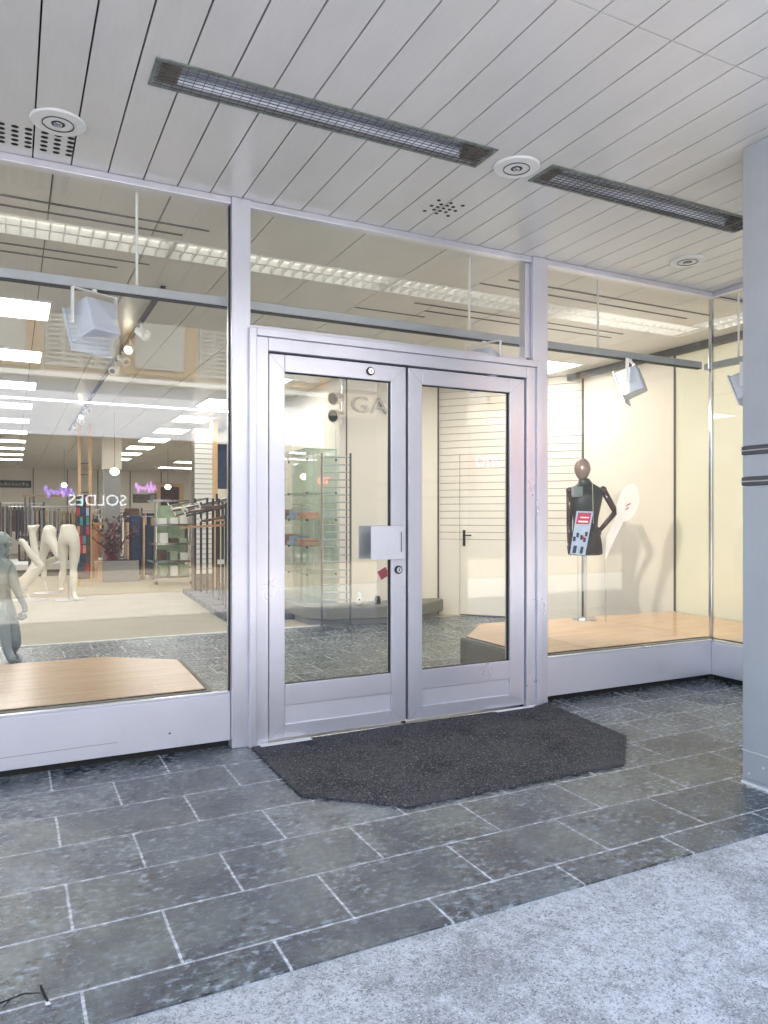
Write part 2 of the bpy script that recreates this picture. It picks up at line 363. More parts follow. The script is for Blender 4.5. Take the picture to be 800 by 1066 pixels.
# shop ceiling
mb = MB(); x = -6.0; W2 = .62
while x < 9:
    for a, b, c_, d_ in cut((x + .004, x + W2 - .004, .02, 27), [(-3, 6.0, .742, 1.098), (5.84, 6.22, -3, .742)]): mb.box(a, b, c_, d_, IZ, IZ + .02)
    x += W2
tag(mb.build('shop_ceiling', M['ceil']), 'beige panelled ceiling inside the shop', None, None, 'structure')
tag(MB().box(-6.2, 9.6, .03, 27.2, IZ + .11, IZ + .33).build('ceiling_slab', M['dark']), 'slab above the shop ceiling', None, None, 'structure')
# shop walls
def wall(name, x0, x1, y0, y1, z1, mat, label):
    return tag(MB().box(x0, x1, y0, y1, 0, z1).build(name, mat), label, 'wall', None, 'structure')
wall('back_wall', -6, 9.4, 26.5, 26.7, 3.2, M['cream'], 'cream back wall at the far end of the shop')
wall('side_wall', -6.2, -6, 0, 26.7, 3.2, M['cream'], 'cream wall on the far left side of the shop')
wall('side_wall', 9.2, 9.4, 13, 26.5, 3.2, M['cream'], 'cream wall at the far right of the sales floor')
P1, P2 = (5.35, 4.6), (6.6, 3.08)
tag(MB().prism([(3.86, 4.66), (P1[0], 4.6), (P1[0] + .05, 4.9), (9.2, 4.9), (9.2, 13), (3.86, 13)], 0, IZ).build('core_wall', M['cream']),
    'cream wall block behind the bench, facing the entrance', 'wall', None, 'structure')
MBj = MB(); MBj.box(3.95, 3.965, 4.645, 4.66, .2, IZ); MBj.box(5.325, 5.34, 4.585, 4.605, 0, IZ)
tag(MBj.build('wall_joint_strip', M['dgrey']), 'thin dark joint strips on the cream wall', None, None, 'structure')
# right side wall of the display
tag(MB().box(6.6, 6.75, 1.6, 3.1, 0, IZ).build('panel_wall', M['pinkcream']), 'cream wall panel behind the dressed mannequin', 'wall', None, 'structure')
tag(MB().box(6.603, 6.75, -2.4, 1.585, 0, IZ).build('panel_wall', M['yellow']), 'pale yellow wall panel right of the dark joint', 'wall', None, 'structure')
MBj = MB(); MBj.box(6.585, 6.6, 1.585, 1.6, .31, IZ); MBj.box(6.58, 6.6, 3.06, 3.08, 0, IZ)
tag(MBj.build('wall_corner_strip', M['dgrey']), 'dark corner strips of the display wall', None, None, 'structure')
# slatted wall, turned towards the entrance
D = Vector((P2[0] - P1[0], P2[1] - P1[1])); SL = D.length; D.normalize()
slat_rot = Matrix.Translation((P1[0], P1[1], 0)) @ Matrix.Rotation(math.atan2(D.y, D.x), 4, 'Z')   # local x along the wall, -y into the room
sw = thing('slat_wall', 'cream wall with dark horizontal slat grooves across the corner', 'wall', (P1[0], P1[1], 0), None, 'structure')
MB().box(.0, SL, .022, .12, 0, IZ, slat_rot).build('wall_backing', M['taupe'], sw)
mb = MB(); k0, k1 = .30, 1.12
z = 1.055
mb.box(0, k0, 0, .02, 0, 1.05, slat_rot); mb.box(k1, SL, 0, .02, 0, 1.05, slat_rot)
while z < IZ:
    h_ = min(.0905, IZ - z)
    if z < 2.2:
        mb.box(0, k0, 0, .02, z, z + h_, slat_rot); mb.box(k1, SL, 0, .02, z, z + h_, slat_rot)
    else: mb.box(0, SL, 0, .02, z, z + h_, slat_rot)
    z += .0975
mb.build('slat_panel', M['cream'], sw)
dr = thing('flush_door', 'flush cream door set into the slatted wall, black handle', 'door', (P1[0], P1[1], 0))
mb = MB(); mb.box(k0 + .008, k1 - .004, -.001, .019, .02, 1.049, slat_rot); z = 1.055
while z < 2.2:
    mb.box(k0 + .008, k1 - .004, -.001, .019, z, z + .0905, slat_rot); z += .0975
mb.build('door_panel', M['cream'], dr)
mb = MB(); mb.box(k0 + .05, k0 + .085, -.012, -.002, .96, 1.18, slat_rot); mb.box(k0 + .06, k0 + .18, -.05, -.035, 1.10, 1.118, slat_rot); mb.box(k0 + .06, k0 + .076, -.05, -.01, 1.10, 1.118, slat_rot)
mb.build('handle', M['black'], dr)

# sun block over the arcade and the house over the street (seen in the glass)
ub = thing('arcade_sun_block', 'unseen low mass over the arcade, its height set for the sunlight', 'building', (0, 0, 3.6))
MB().box(-14, 18, -3.1, 26, CZ + .3, 4.3).build('wall', M['tan'], ub)  # unseen mass, kept low so the sun clears it and reaches the street
OY = -9.5
oh = thing('opposite_house', 'tan house across the street, mirrored in the panes', 'building', (4, OY, 0))
MB().box(-12, 22, OY - 6, OY, 0, 6.0).build('wall', M['tan'], oh)
MB().box(-12, 5.5, OY + .01, OY + .2, 2.75, 3.70).build('fascia', M['fascia'], oh)
MB().box(-12, 5.5, OY + .01, OY + .36, 3.704, 3.78).build('ledge', M['white'], oh)
(lambda q: (q.box(5.6, 21, OY + .01, OY + .05, .5, 3.4), q)[1])(MB().box(-12, 5.5, OY + .01, OY + .06, .5, 2.74)).build('shop_window', M['shopdark'], oh)
for k in range(-3, 6):
    x0 = 1.75 + k * 2.6
    wf = MB().box(x0, x0 + 1.3, OY + .01, OY + .12, 3.9, 5.1).build('window', M['brownwood'], oh)
    MB().box(x0 + .2, x0 + 1.06, OY + .125, OY + .15, 4.0, 5.0).build('blind', M['whiteboard'], wf)
    mb = MB(); mb.box(x0 + 1.36, x0 + 2.5, OY + .01, OY + .05, 3.95, 5.05)
    for c_ in range(4):
        for r_ in range(12): mb.box(x0 + 1.42 + c_ * .27, x0 + 1.6 + c_ * .27, OY + .05, OY + .075, 4.05 + r_ * .08, 4.095 + r_ * .08)
    mb.build('shutter', M['whiteboard'], oh)
fac = (R(90), 0, R(180))
tag(text('shop_sign', 'SOLDES', .27, M['white_e'], (1.32, OY + .3, 1.64), fac), 'white SOLDES lettering on the shop across the street', 'sign')
tag(text('shop_sign', 'eno', .50, M['red_e'], (9.38, OY + .3, 2.62), fac), 'red lettering of the shop across the street', 'sign')
def squiggle(name, x0, z0, wd, ht, mat, label):
    mb = MB(); pts = []
    for i in range(40):
        a = i / 39; pts.append((x0 - wd / 2 + wd * a, OY + .3, z0 + ht / 2 * math.sin(a * 37) * (.6 + .4 * math.cos(a * 9)) + .02 * math.sin(a * 80)))
    for p_, q_ in zip(pts, pts[1:]): mb.tube(p_, q_, .015, seg=6)
    tag(mb.build(name, mat), label, 'sign')
squiggle('neon_sign', .72, 1.78, .45, .22, M['purple_e'], 'violet neon squiggle across the street, mirrored left')
squiggle('neon_sign', 2.12, 1.87, .36, .2, M['pink_e'], 'pink neon squiggle across the street, mirrored beside the pillar')

# ------------------------------------------------------------------ shopfront frame
sf = thing('shopfront', 'pale anodised aluminium shopfront frame with large panes', 'shopfront', (2.3, 0, 0))
MB().box(1.150, 1.262, -.05, .07, 0, CZ - .002).build('pillar', M['alu_v'], sf, .004)
MB().box(3.345, 3.478, -.045, .07, 0, CZ - .002).build('pillar', M['alu_v'], sf, .004)
MB().box(3.300, 3.343, -.012, .06, 2.50, CZ - .045).build('post', M['alu_v'], sf, .003)
MB().box(5.225, 5.255, -.015, .015, .332, CZ - .05).build('corner_post', M['chrome'], sf, .003)
MB().box(-3.1, -3.0, -.05, .07, 0, CZ - .002).build('pillar', M['alu_v'], sf, .004)
# top rails
for a, b in ((-2.998, 1.148), (1.264, 3.343), (3.480, 5.255)):
    MB().box(a, b, -.035, .03, CZ - .042, CZ - .002).build('top_rail', M['alu_h'], sf, .003)
MB().box(5.22, 5.26, -2.2, -.037, CZ - .042, CZ - .002).build('top_rail', M['alu_h'], sf, .003)
# base panels, black kick and inner sills
for a, b in ((-2.998, 1.148), (3.480, 5.235)):
    MB().box(a, b, -.022, .02, .045, .316).build('base_panel', M['alu_panel'], sf, .003)
    MB().box(a, b, .028, .05, 0, .05).build('kick_plate', M['dark'], sf)
    MB().box(a, b, .0205, .125, .285, .296).build('sill', M['greyrail'], sf)
    MB().box(a, b, -.018, .016, .3165, .331).build('glazing_bead', M['alu_h'], sf, .002)
MB().box(5.215, 5.262, -2.2, -.024, .045, .316).build('base_panel', M['alu_panel'], sf, .003)
MB().box(5.27, 5.3, -2.2, -.0, 0, .05).build('kick_plate', M['dark'], sf)
MB().box(5.222, 5.256, -2.2, -.02, .3165, .331).build('glazing_bead', M['chrome'], sf, .002)
for a in (-.95, -.42, .1, .62, 1.08): MB().box(a, a + .006, .021, .12, .2965, .303).build('sill_clip', M['white'], sf)
# glass
for a, b, z0, z1 in ((-2.998, 1.148, .331, 1.968), (-2.998, 1.148, 1.980, CZ - .042), (1.264, 3.298, 2.50, CZ - .042), (3.480, 5.225, .331, CZ - .042)):
    MB().box(a, b, -.004, .004, z0, z1).build('glass_pane', M['glass'], sf)
MB().tube((.80, -.024, .13), (.80, -.0215, .13), .006, seg=8).build('dent', M['dgrey'], sf)
MB().bar((-.1, -.0226, .113), (.52, -.0226, .118), .001, .003).build('scuff', M['grey'], sf)
MB().box(-2.998, 1.148, -.006, .006, 1.968, 1.980).build('glass_joint', M['chrome'], sf)
MB().box(5.236, 5.244, -2.2, -.016, .331, CZ - .042).build('glass_pane', M['glass'], sf)
for a in (1.1435, 3.4805): MB().box(a, a + .0045, -.012, .012, .331, CZ - .044).build('gasket', M['rubber'], sf)
# street side of the display past the corner
MB().box(5.264, 9, -2.19, -2.15, .045, .335).build('base_panel', M['alu_panel'], sf, .003)
MB().box(5.25, 9, -2.174, -2.166, .352, CZ - .01).build('glass_pane', M['glass'], sf)
# door casing
CO, CI = -.085, -.04
mb = MB(); mb.box(1.246, 1.290, CO, -.052, 0, 2.47); mb.box(3.352, 3.398, CO, -.047, 0, 2.47); mb.box(1.2905, 3.3515, CO, -.03, 2.425, 2.47)
mb.build('door_casing', M['alu_v'], sf, .004)
mb = MB(); mb.box(1.2905, 1.366, CO + .018, .03, 0, 2.4245); mb.box(3.272, 3.3515, CO + .018, .03, 0, 2.4245); mb.box(1.3665, 3.2715, CO + .018, .03, 2.345, 2.4245)
mb.build('door_frame', M['alu_v'], sf, .004)
MB().box(1.264, 3.298, -.03, .03, 2.4725, 2.498).build('transom_rail', M['alu_h'], sf, .003)
MB().box(1.3665, 3.2715, .0, .03, .012, 2.345).bm.free()
mb = MB(); mb.box(1.3665, 1.374, -.02, .02, .01, 2.345); mb.box(3.265, 3.2715, -.02, .02, .01, 2.345); mb.box(1.3665, 3.2715, -.02, .02, 2.338, 2.345)
mb.box(2.304, 2.322, -.008, .02, .01, 2.34)
mb.build('door_seal', M['rubber'], sf)
MB().box(1.29, 3.352, -.075, .03, 0, .012).build('threshold', M['chrome'], sf, .002)
for a, b, yy in ((1.30, 1.62, -.135), (2.98, 3.30, -.12)): MB().box(a, b, yy, -.078, .0, .016).build('threshold_strip', M['white'], sf, .002)

# ------------------------------------------------------------------ door leaves
def leaf(x0, x1, g0, g1, label):
    d = thing('entrance_door', label, 'door', ((x0 + x1) / 2, 0, 0), 'leaves of the entrance door')
    ya, yb = -.05, .012; z0, z1 = .022, 2.334; gz0, gz1 = .342, 2.232
    mb = MB(); mb.box(x0, g0, ya, yb, z0, z1); mb.box(g1, x1, ya, yb, z0, z1); mb.build('stile', M['alu_v'], d, .004)
    MB().box(g0 + .0005, g1 - .0005, ya, yb, gz1, z1).build('top_rail', M['alu_h'], d, .003)
    MB().box(g0 + .0005, g1 - .0005, ya, yb, .215, gz0).build('middle_rail', M['alu_h'], d, .003)
    MB().box(g0 + .0005, g1 - .0005, ya, yb, z0, .105).build('bottom_rail', M['alu_h'], d, .003)
    MB().box(g0 + .001, g1 - .001, ya + .014, yb - .012, .106, .214).build('kick_panel', M['alu_panel'], d)
    mb = MB(); e = .004
    mb.box(g0, g0 + e, -.032, -.008, gz0, gz1); mb.box(g1 - e, g1, -.032, -.008, gz0, gz1)
    mb.box(g0 + e, g1 - e, -.032, -.008, gz0, gz0 + .004); mb.box(g0 + e, g1 - e, -.032, -.008, gz1 - e, gz1)
    mb.build('glazing_gasket', M['rubber'], d)
    for (xa, za), (xb, zb_) in (((x0 + .004, z0 + .004), (g0, .105)), ((x1 - .004, z0 + .004), (g1, .105)), ((x0 + .004, z1 - .004), (g0, gz1)), ((x1 - .004, z1 - .004), (g1, gz1))):
        MB().bar((xa, ya - .0002, za), (xb, ya - .0002, zb_), .0012, .0012).build('mitre_line', M['grey'], d)
    MB().box(g0 + e, g1 - e, -.022, -.014, gz0 + .004, gz1 - e).build('glass_pane', M['glass'], d)
    return d
dl = leaf(1.375, 2.304, 1.474, 2.197, 'left glass door leaf with square push plate and keyhole')
pl = MB().box(2.03, 2.262, -.094, -.088, 1.082, 1.298).build('push_plate', M['alu_panel'], dl, .002)
MB().box(2.243, 2.249, -.096, -.0945, 1.13, 1.26).build('slot', M['dgrey'], pl)
mb = MB(); mb.tube((2.235, -.089, 1.12), (2.235, -.051, 1.12), .012); mb.tube((2.235, -.089, 1.26), (2.235, -.051, 1.26), .012)
mb.build('bracket', M['steel'], pl)
MB().box(2.03, 2.262, .090, .096, 1.082, 1.298).build('push_plate', M['greyrail'], dl, .002)
mb = MB(); mb.tube((2.235, .089, 1.12), (2.235, .013, 1.12), .012); mb.tube((2.235, .089, 1.26), (2.235, .013, 1.26), .012)
mb.build('bracket', M['steel'], dl)
def lock(x, z, par):
    l = MB().tube((x, -.060, z), (x, -.050, z), .027, seg=24).build('lock', M['black'], par, smooth=False)
    MB().tube((x, -.066, z), (x, -.0605, z), .019, seg=24).build('lock_cylinder', M['chrome'], l)
    MB().box(x - .002, x + .002, -.0675, -.0662, z - .009, z + .009).build('keyhole', M['black'], l)
lock(2.247, 1.012, dl); lock(2.044, 2.284, dl)
leaf(2.323, 3.264, 2.427, 3.139, 'right glass door leaf without plate or lock')
rt = thing('hanging_tag', 'red card tag tilted against the left door glass', 'tag', (2.17, .03, .97))
rm = Matrix.Translation((2.172, .02, .985)) @ Matrix.Rotation(R(-28), 4, 'Y')
MB().box(-.03, .034, -.003, .003, -.03, .03, rm).build('card', M['redtag'], rt)
MB().box(-.034, .036, .0031, .006, -.034, .034, rm).build('backing', M['white'], rt)

# ------------------------------------------------------------------ doormat
tag(MB().prism([(1.252, -.10), (1.248, -.93), (1.652, -1.285), (2.985, -1.295), (3.372, -.925), (3.46, -.05), (3.30, -.10)], 0, .014).build('doormat', M['doormat'], bevel=.004),
    'large black speckled doormat with cut corners before the door', 'doormat')

# ------------------------------------------------------------------ pillar on the right
pr = thing('street_pillar', 'grey metal clad pillar with two dark bands at the right', 'pillar', (3.62, -2.1, 0))
PX, PY0, PY1 = 3.325, -2.5, -1.762
def pbox(z0, z1, o=0): return MB().box(PX - o, PX + .62 + o, PY0 - o, PY1 + o, z0, z1)
pbox(.03, .17).build('base', M['alu_pillar'], pr, .004)
pbox(.174, 1.512).build('cladding', M['alu_pillar'], pr, .004)
pbox(1.556, 1.668).build('cladding', M['alu_pillar'], pr, .004)
pbox(1.712, CZ - .002).build('cladding', M['alu_pillar'], pr, .004)
for z in (1.513, 1.669):
    b = pbox(z, z + .042, .004).build('band', M['dgrey'], pr, .003)
    pbox(z + .018, z + .024, .007).build('bead', M['steel'], b)
pbox(0.0, .014, .006).build('skirting', M['white'], pr, .002); pbox(.0145, .0295).build('base_gap', M['alu_pillar'], pr)
pbox(.1705, .1735, .004).build('joint', M['white'], pr)
mb = MB()
for y, z in ((-1.80, .06), (-1.88, .11)): mb.tube((PX - .004, y, z), (PX + .001, y, z), .005, seg=8)
mb.build('rivet', M['white'], pr)

# ------------------------------------------------------------------ things on the soffit
def heater(x0, x1, label, loc_y=(-1.198, -.985)):
    """sunk into the soffit: flat worn rim, dark tray, folded reflector, two tubes, wire guard level with the rim"""
    y0, y1 = loc_y
    h = thing('infrared_heater', label, 'heater', ((x0 + x1) / 2, (y0 + y1) / 2, CZ), 'heaters on the arcade soffit')
    zb = CZ - .006
    mb = MB(); mb.box(x0, x1, y0, y0 + .02, zb, CZ - .0005); mb.box(x0, x1, y1 - .02, y1, zb, CZ - .0005)
    mb.box(x0, x0 + .024, y0 + .02, y1 - .02, zb, CZ - .0005); mb.box(x1 - .024, x1, y0 + .02, y1 - .02, zb, CZ - .0005)
    mb.build('frame', M['oxide'], h)
    ix0, ix1, iy0, iy1 = x0 + .0245, x1 - .0245, y0 + .0205, y1 - .0205; zt = CZ + .10
    mb = MB(); mb.box(ix0, ix1, iy0, iy0 + .004, CZ, zt); mb.box(ix0, ix1, iy1 - .004, iy1, CZ, zt); mb.box(ix0, ix0 + .004, iy0 + .004, iy1 - .004, CZ, zt); mb.box(ix1 - .004, ix1, iy0 + .004, iy1 - .004, CZ, zt)
    mb.box(ix0, ix1, iy0, iy1, zt + .0005, zt + .004)
    mb.build('tray', M['grey'], h)
    n = 16; mb = MB(); ya, yb = iy0 + .006, iy1 - .006; vs = []
    for i in range(n + 1):
        a = i / n; vs.append((ya + (yb - ya) * a, CZ + .075 - .06 * abs(2 * a - 1) ** 2.2))
    for (p_, q_), (r_, s_) in zip(vs, vs[1:]): mb.quad((x0 + .12, p_, q_), (x1 - .12, p_, q_), (x1 - .12, r_, s_), (x0 + .12, r_, s_))
    mb.build('reflector', M['reflector'], h, smooth=True)
    for a, b in ((x0 + .032, x0 + .117), (x1 - .117, x1 - .032)): MB().box(a, b, ya, yb, CZ + .012, CZ + .09).build('end_block', M['taupe'], h)
    for yy in (y0 + .075, y1 - .075): MB().tube((x0 + .118, yy, CZ + .038), (x1 - .118, yy, CZ + .038), .008, seg=10).build('heating_tube', M['chrome'], h)
    mb = MB(); k = x0 + .05
    while k < x1 - .03: mb.box(k, k + .002, y0 + .015, y1 - .015, zb - .003, zb - .0001); k += .042
    for j in range(7):
        yy = y0 + .032 + j * (y1 - y0 - .067) / 6; mb.box(x0 + .015, x1 - .015, yy, yy + .002, zb - .0062, zb - .0031)
    mb.build('wire_guard', M['dgrey'], h)
heater(.527, 2.22, 'long infrared heater with wire guard, left of the two on the soffit')
heater(2.57, 4.25, 'infrared heater with wire guard ending behind the grey pillar')
def speaker(x, y, label):
    s = thing('ceiling_speaker', label, 'speaker', (x, y, CZ), 'round ceiling fittings')
    MB().lathe([(.045, -.012), (.066, -.012), (.118, -.010), (.124, -.004), (.124, 0.0)], (x, y, CZ - .001), 40).build('ring', M['white'], s, smooth=False)
    MB().lathe([(.071, -.0125), (.071, -.0155), (.067, -.0155), (.067, -.0125)], (x, y, CZ - .001), 40, False).build('groove', M['black'], s)
    MB().lathe([(0, -.0135), (.030, -.0135), (.032, -.0115)], (x, y, CZ - .001), 24).build('socket', M['black'], s)
    MB().lathe([(.0, -.024), (.008, -.0235), (.015, -.020), (.019, -.0136)], (x, y, CZ - .001), 24, False).build('lens', M['chrome'], s, smooth=True)
speaker(.198, -.475, 'round white ceiling fitting beside the slotted vent')
speaker(2.414, -1.089, 'round white ceiling fitting between the two heaters')
speaker(4.412, -.476, 'round white ceiling fitting before the right corner window')
def vent(name, label, pts, r, sq):
    v = thing(name, label, 'vent', (pts[0][0], pts[0][1], CZ))
    for x, y in pts:
        h = MB().lathe([(r, -.0025), (r, -.0005)], (0, 0, 0), 16).build('hole', M['dark'], v); h.location = (x, y, CZ); h.scale = (1, sq, 1)
pts = []
for c_ in range(-1, 6):
    cx = .265 - (5 - c_) * .0595 - (.012 if c_ < 3 else 0) - (.012 if c_ < 0 else 0)
    pts += [(cx, -.335 + r_ * .047) for r_ in range(5)]
vent('slot_vent', 'rows of dark vent holes in the soffit at the left', pts, .017, .72)
pts = [(2.26 + i * .042, -.54 + j * .042) for i in range(5) for j in range(5) if (i + j) % 2 == 0 or (1 <= i <= 3 and 1 <= j <= 3)]
vent('speaker_vent', 'small cluster of dark holes in the soffit before the door', pts, .0115, 1)

# ------------------------------------------------------------------ shop window platforms
def platform(name, pts, inset, label):
    p = thing(name, label, 'platform', (sum(q[0] for q in pts) / len(pts), sum(q[1] for q in pts) / len(pts), 0), 'window display platforms')
    cx = sum(q[0] for q in pts) / len(pts); cy = sum(q[1] for q in pts) / len(pts)
    def ins(d):
        # inset polygon by d
        n = len(pts); out = []
        area = sum(pts[i][0] * pts[(i + 1) % n][1] - pts[(i + 1) % n][0] * pts[i][1] for i in range(n))
        sg = 1 if area > 0 else -1
        for i in range(n):
            a, b, c = Vector(pts[i - 1]), Vector(pts[i]), Vector(pts[(i + 1) % n])
            e1 = (b - a).normalized(); e2 = (c - b).normalized()
            n1 = Vector((-e1.y, e1.x)) * sg; n2 = Vector((-e2.y, e2.x)) * sg
            bi = (n1 + n2).normalized(); k = d / max(.3, bi.dot(n1)); out.append((b.x + bi.x * k, b.y + bi.y * k))
        return out
    MB().prism(ins(.06), 0, .07).build('plinth', M['dgrey'], p)
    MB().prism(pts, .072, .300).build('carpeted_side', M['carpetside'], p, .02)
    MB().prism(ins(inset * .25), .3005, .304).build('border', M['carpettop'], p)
    MB().prism(ins(inset - .008), .3042, .3085).build('edge_strip', M['dark'], p)
    MB().prism(ins(inset), .3045, .313).build('wood_top', M['wood'], p)
    return p
platform('display_platform', [(-3.0, .15), (1.10, .15), (1.135, 1.23), (.63, 1.62), (-3.0, 1.62)], .05, 'low wood topped display platform in the left window')
platform('display_platform', [(3.5, .15), (5.38, .15), (5.38, -2.1), (6.6, -2.1), (6.6, 1.64), (4.07, 1.80), (3.5, 1.17)], .06, 'wood topped display platform under the dressed mannequin')

# hanging rail right behind the glass
hr = thing('hanging_rail', 'grey lighting rail hung on rods behind the panes', 'rail', (2.3, .08, 2.63))
MB().box(-3, 5.20, .055, .115, 2.612, 2.664).build('rail', M['greyrail'], hr, .004)
MB().box(-3, 5.20, .06, .11, 2.606, 2.6115).build('underside', M['rubber'], hr)
MB().box(5.29, 5.35, -2.1, .115, 2.612, 2.664).build('rail', M['greyrail'], hr, .004)
for x in (-.9, .637, 2.885, 4.075): MB().tube((x, .085, 2.664), (x, .085, IZ - .001), .008, seg=10).build('rod', M['white'], hr)
for y in (-.2, -1.2): MB().tube((5.32, y, 2.664), (5.32, y, IZ - .001), .008, seg=10).build('rod', M['white'], hr)
# floodlights on the rail
def flood(loc, aim, label, watt=0):
    f = thing('floodlight', label, 'floodlight', (0, 0, 0), 'floodlights under the lighting rail')
    tl = Matrix.Rotation(R(-20), 4, 'X')
    def tb_(m_, *a, **k): bmesh.ops.transform(m_.bm, matrix=tl, verts=m_.bm.verts); return m_.build(*a, **k)
    tb_(MB().prism([(-.085, -.115), (.085, -.115), (.115, .05), (-.115, .05)], -.105, .095), 'body', M['bluegrey'], f, bevel=.008)
    b = MB(); b.box(-.125, .125, .0505, .062, -.155, -.1055); b.box(-.125, .125, .0505, .062, .0955, .11); b.box(-.125, -.105, .0505, .062, -.105, .095); b.box(.105, .125, .0505, .062, -.105, .095)
    tb_(b, 'bezel', M['bluegrey'], f, bevel=.003)
    tb_(MB().box(-.104, .104, .051, .056, -.104, .094), 'lens', M['white'], f)
    tb_(MB().box(-.07, .07, -.1165, -.1155, -.07, .06), 'back_plate', M['bluegrey'], f, bevel=.0)
    mb = MB(); mb.box(-.136, -.130, -.035, -.01, -.02, .17); mb.box(.130, .136, -.035, -.01, -.02, .17); mb.box(-.136, .136, -.035, -.01, .170, .175)
    mb.tube((0, -.02, .175), (0, -.02, .19), .014)
    mb.build('bracket', M['white'], f)
    f.location = loc; f.rotation_euler = (0, 0, aim)
    if watt:
        ld = bpy.data.lights.new('floodlight_lamp', 'SPOT'); ld.energy = watt; ld.spot_size = R(95); ld.spot_blend = .6; ld.shadow_soft_size = .05; ld.color = (1, .93, .82)
        lo = bpy.data.objects.new('floodlight_lamp', ld); COL.objects.link(lo)
        d = Matrix.Rotation(aim, 4, 'Z') @ Vector((0, 1, -.30)); lo.location = Vector(loc) + Matrix.Rotation(aim, 4, 'Z') @ Vector((0, .10, 0))
        lo.rotation_euler = (-d).to_track_quat('Z', 'Y').to_euler()
    return f
flood((.40, .085, 2.42), R(28), 'bluish floodlight hanging in the left window')
flood((4.385, .085, 2.42), R(34), 'bluish floodlight hanging above the dressed mannequin')
flood((3.02, .085, 2.42), R(-63), 'floodlight hanging behind the door casing', SPOT_W * 3.2)
flood((5.32, -.25, 2.42), R(20), 'grey floodlight behind the return pane by the pillar')

# louvred fluorescent fittings, end to end behind the glass
def louvre(loc, rz, label, L=1.66):
    f = thing('louvre_light', label, 'light fitting', (0, 0, 0), 'louvred lights along the window')
    W = .36; L = 1.697
    mb = MB(); e = .014; zz0, zz1 = -.004, .07
    mb.box(0, L, 0, e, zz0, zz1); mb.box(0, L, W - e, W, zz0, zz1); mb.box(0, e, e, W - e, zz0, zz1); mb.box(L - e, L, e, W - e, zz0, zz1)
    mb.build('frame', M['white'], f)
    MB().box(.015, L - .015, .015, W - .015, .062, .069).build('tray', M['tile_w'], f)
    for y in (.095, .265): MB().tube((.03, y, .05), (L - .03, y, .05), .008, seg=8).build('tube', M['louvre_e'], f)
    mb = MB(); mb.box(.015, L - .015, W / 2 - .010, W / 2 + .010, -.003, .034)
    n = 20
    for i in range(1, n):
        for ya, yb in ((.0145, W / 2 - .0105), (W / 2 + .0105, W - .0145)): mb.box(i * L / n - .003, i * L / n + .003, ya, yb, -.002, .033)
    mb.build('louvre', M['tile_w'], f)
    f.location = loc; f.rotation_euler = (0, 0, rz); return f
proto = louvre((.99, .74, IZ), 0, 'louvred ceiling light above the left half of the door')
# (copies share the prototype's meshes)
copy_tree(proto, (-.71, .74, IZ), 'louvred ceiling light at the top of the left window')
copy_tree(proto, (-2.41, .74, IZ), 'louvred ceiling light beyond the left edge of the photo')
copy_tree(proto, (2.69, .74, IZ), 'louvred ceiling light above the right half of the door')
copy_tree(proto, (4.39, .74, IZ), 'louvred ceiling light above the dressed mannequin')
copy_tree(proto, (5.88, .70, IZ), 'louvred ceiling light seen through the return pane', R(-90)).location = (5.86, .72, IZ)
copy_tree(proto, (5.86, -.98, IZ), 'louvred ceiling light hidden behind the grey pillar', R(-90))
mb = MB()
for a, b, y in ((-3, 1.14, .45), (-3, 1.0, .60), (-3, .9, 1.28), (-3, .7, 1.45), (3.45, 5.7, .38), (3.3, 5.6, .55), (3.1, 5.5, 1.25), (3.3, 5.5, 1.42), (2.7, 3.4, 1.6)):
    mb.box(a, b, y, y + .026, IZ - .003, IZ - .0005)
tag(mb.build('slot_diffuser', M['dgrey']), 'thin dark air slots in the shop ceiling near the panes', 'vent')
tag(MB().box(6.44, 6.50, -2.2, 3.2, IZ - .075, IZ - .001).build('curtain_track', M['dgrey']), 'dark track along the ceiling over the display wall', 'track')

# recessed light panels in the shop ceiling
def lightpanel(x0, x1, y0, y1, label):
    t = thing('ceiling_light', label, 'light panel', ((x0 + x1) / 2, (y0 + y1) / 2, IZ), 'white light panels in the shop ceiling')
    fr = MB(); e = .025
    fr.box(x0, x1, y0, y0 + e, IZ - .014, IZ - .001); fr.box(x0, x1, y1 - e, y1, IZ - .014, IZ - .001); fr.box(x0, x0 + e, y0 + e, y1 - e, IZ - .014, IZ - .001); fr.box(x1 - e, x1, y0 + e, y1 - e, IZ - .014, IZ - .001)
    fr.build('frame', M['white'], t)
    MB().box(x0 + e, x1 - e, y0 + e, y1 - e, IZ - .009, IZ - .003).build('diffuser', M['panel_e'], t)
for i in range(10):
    y = 2.62 + i * 2.1
    lightpanel(-1.2, .325, y, y + .68, f'{ORD[i]} ceiling light panel from the window in the left row')
for i in range(8):
    y = 5.0 + i * 2.1
    lightpanel(2.70, 3.36, y, y + .95, f'{ORD[i]} ceiling light panel from the entrance in the right row')
for i, y in enumerate((14.2, 17.2, 20.2, 23.2)): lightpanel(4.8, 6.3, y, y + .7, f'{ORD[i]} light panel in the row beyond the tall grey pillar')
lightpanel(4.75, 6.15, 2.55, 3.20, 'ceiling light panel in front of the slatted wall')
lightpanel(2.2, 3.7, 2.55, 3.20, 'ceiling light panel above the entrance hall')

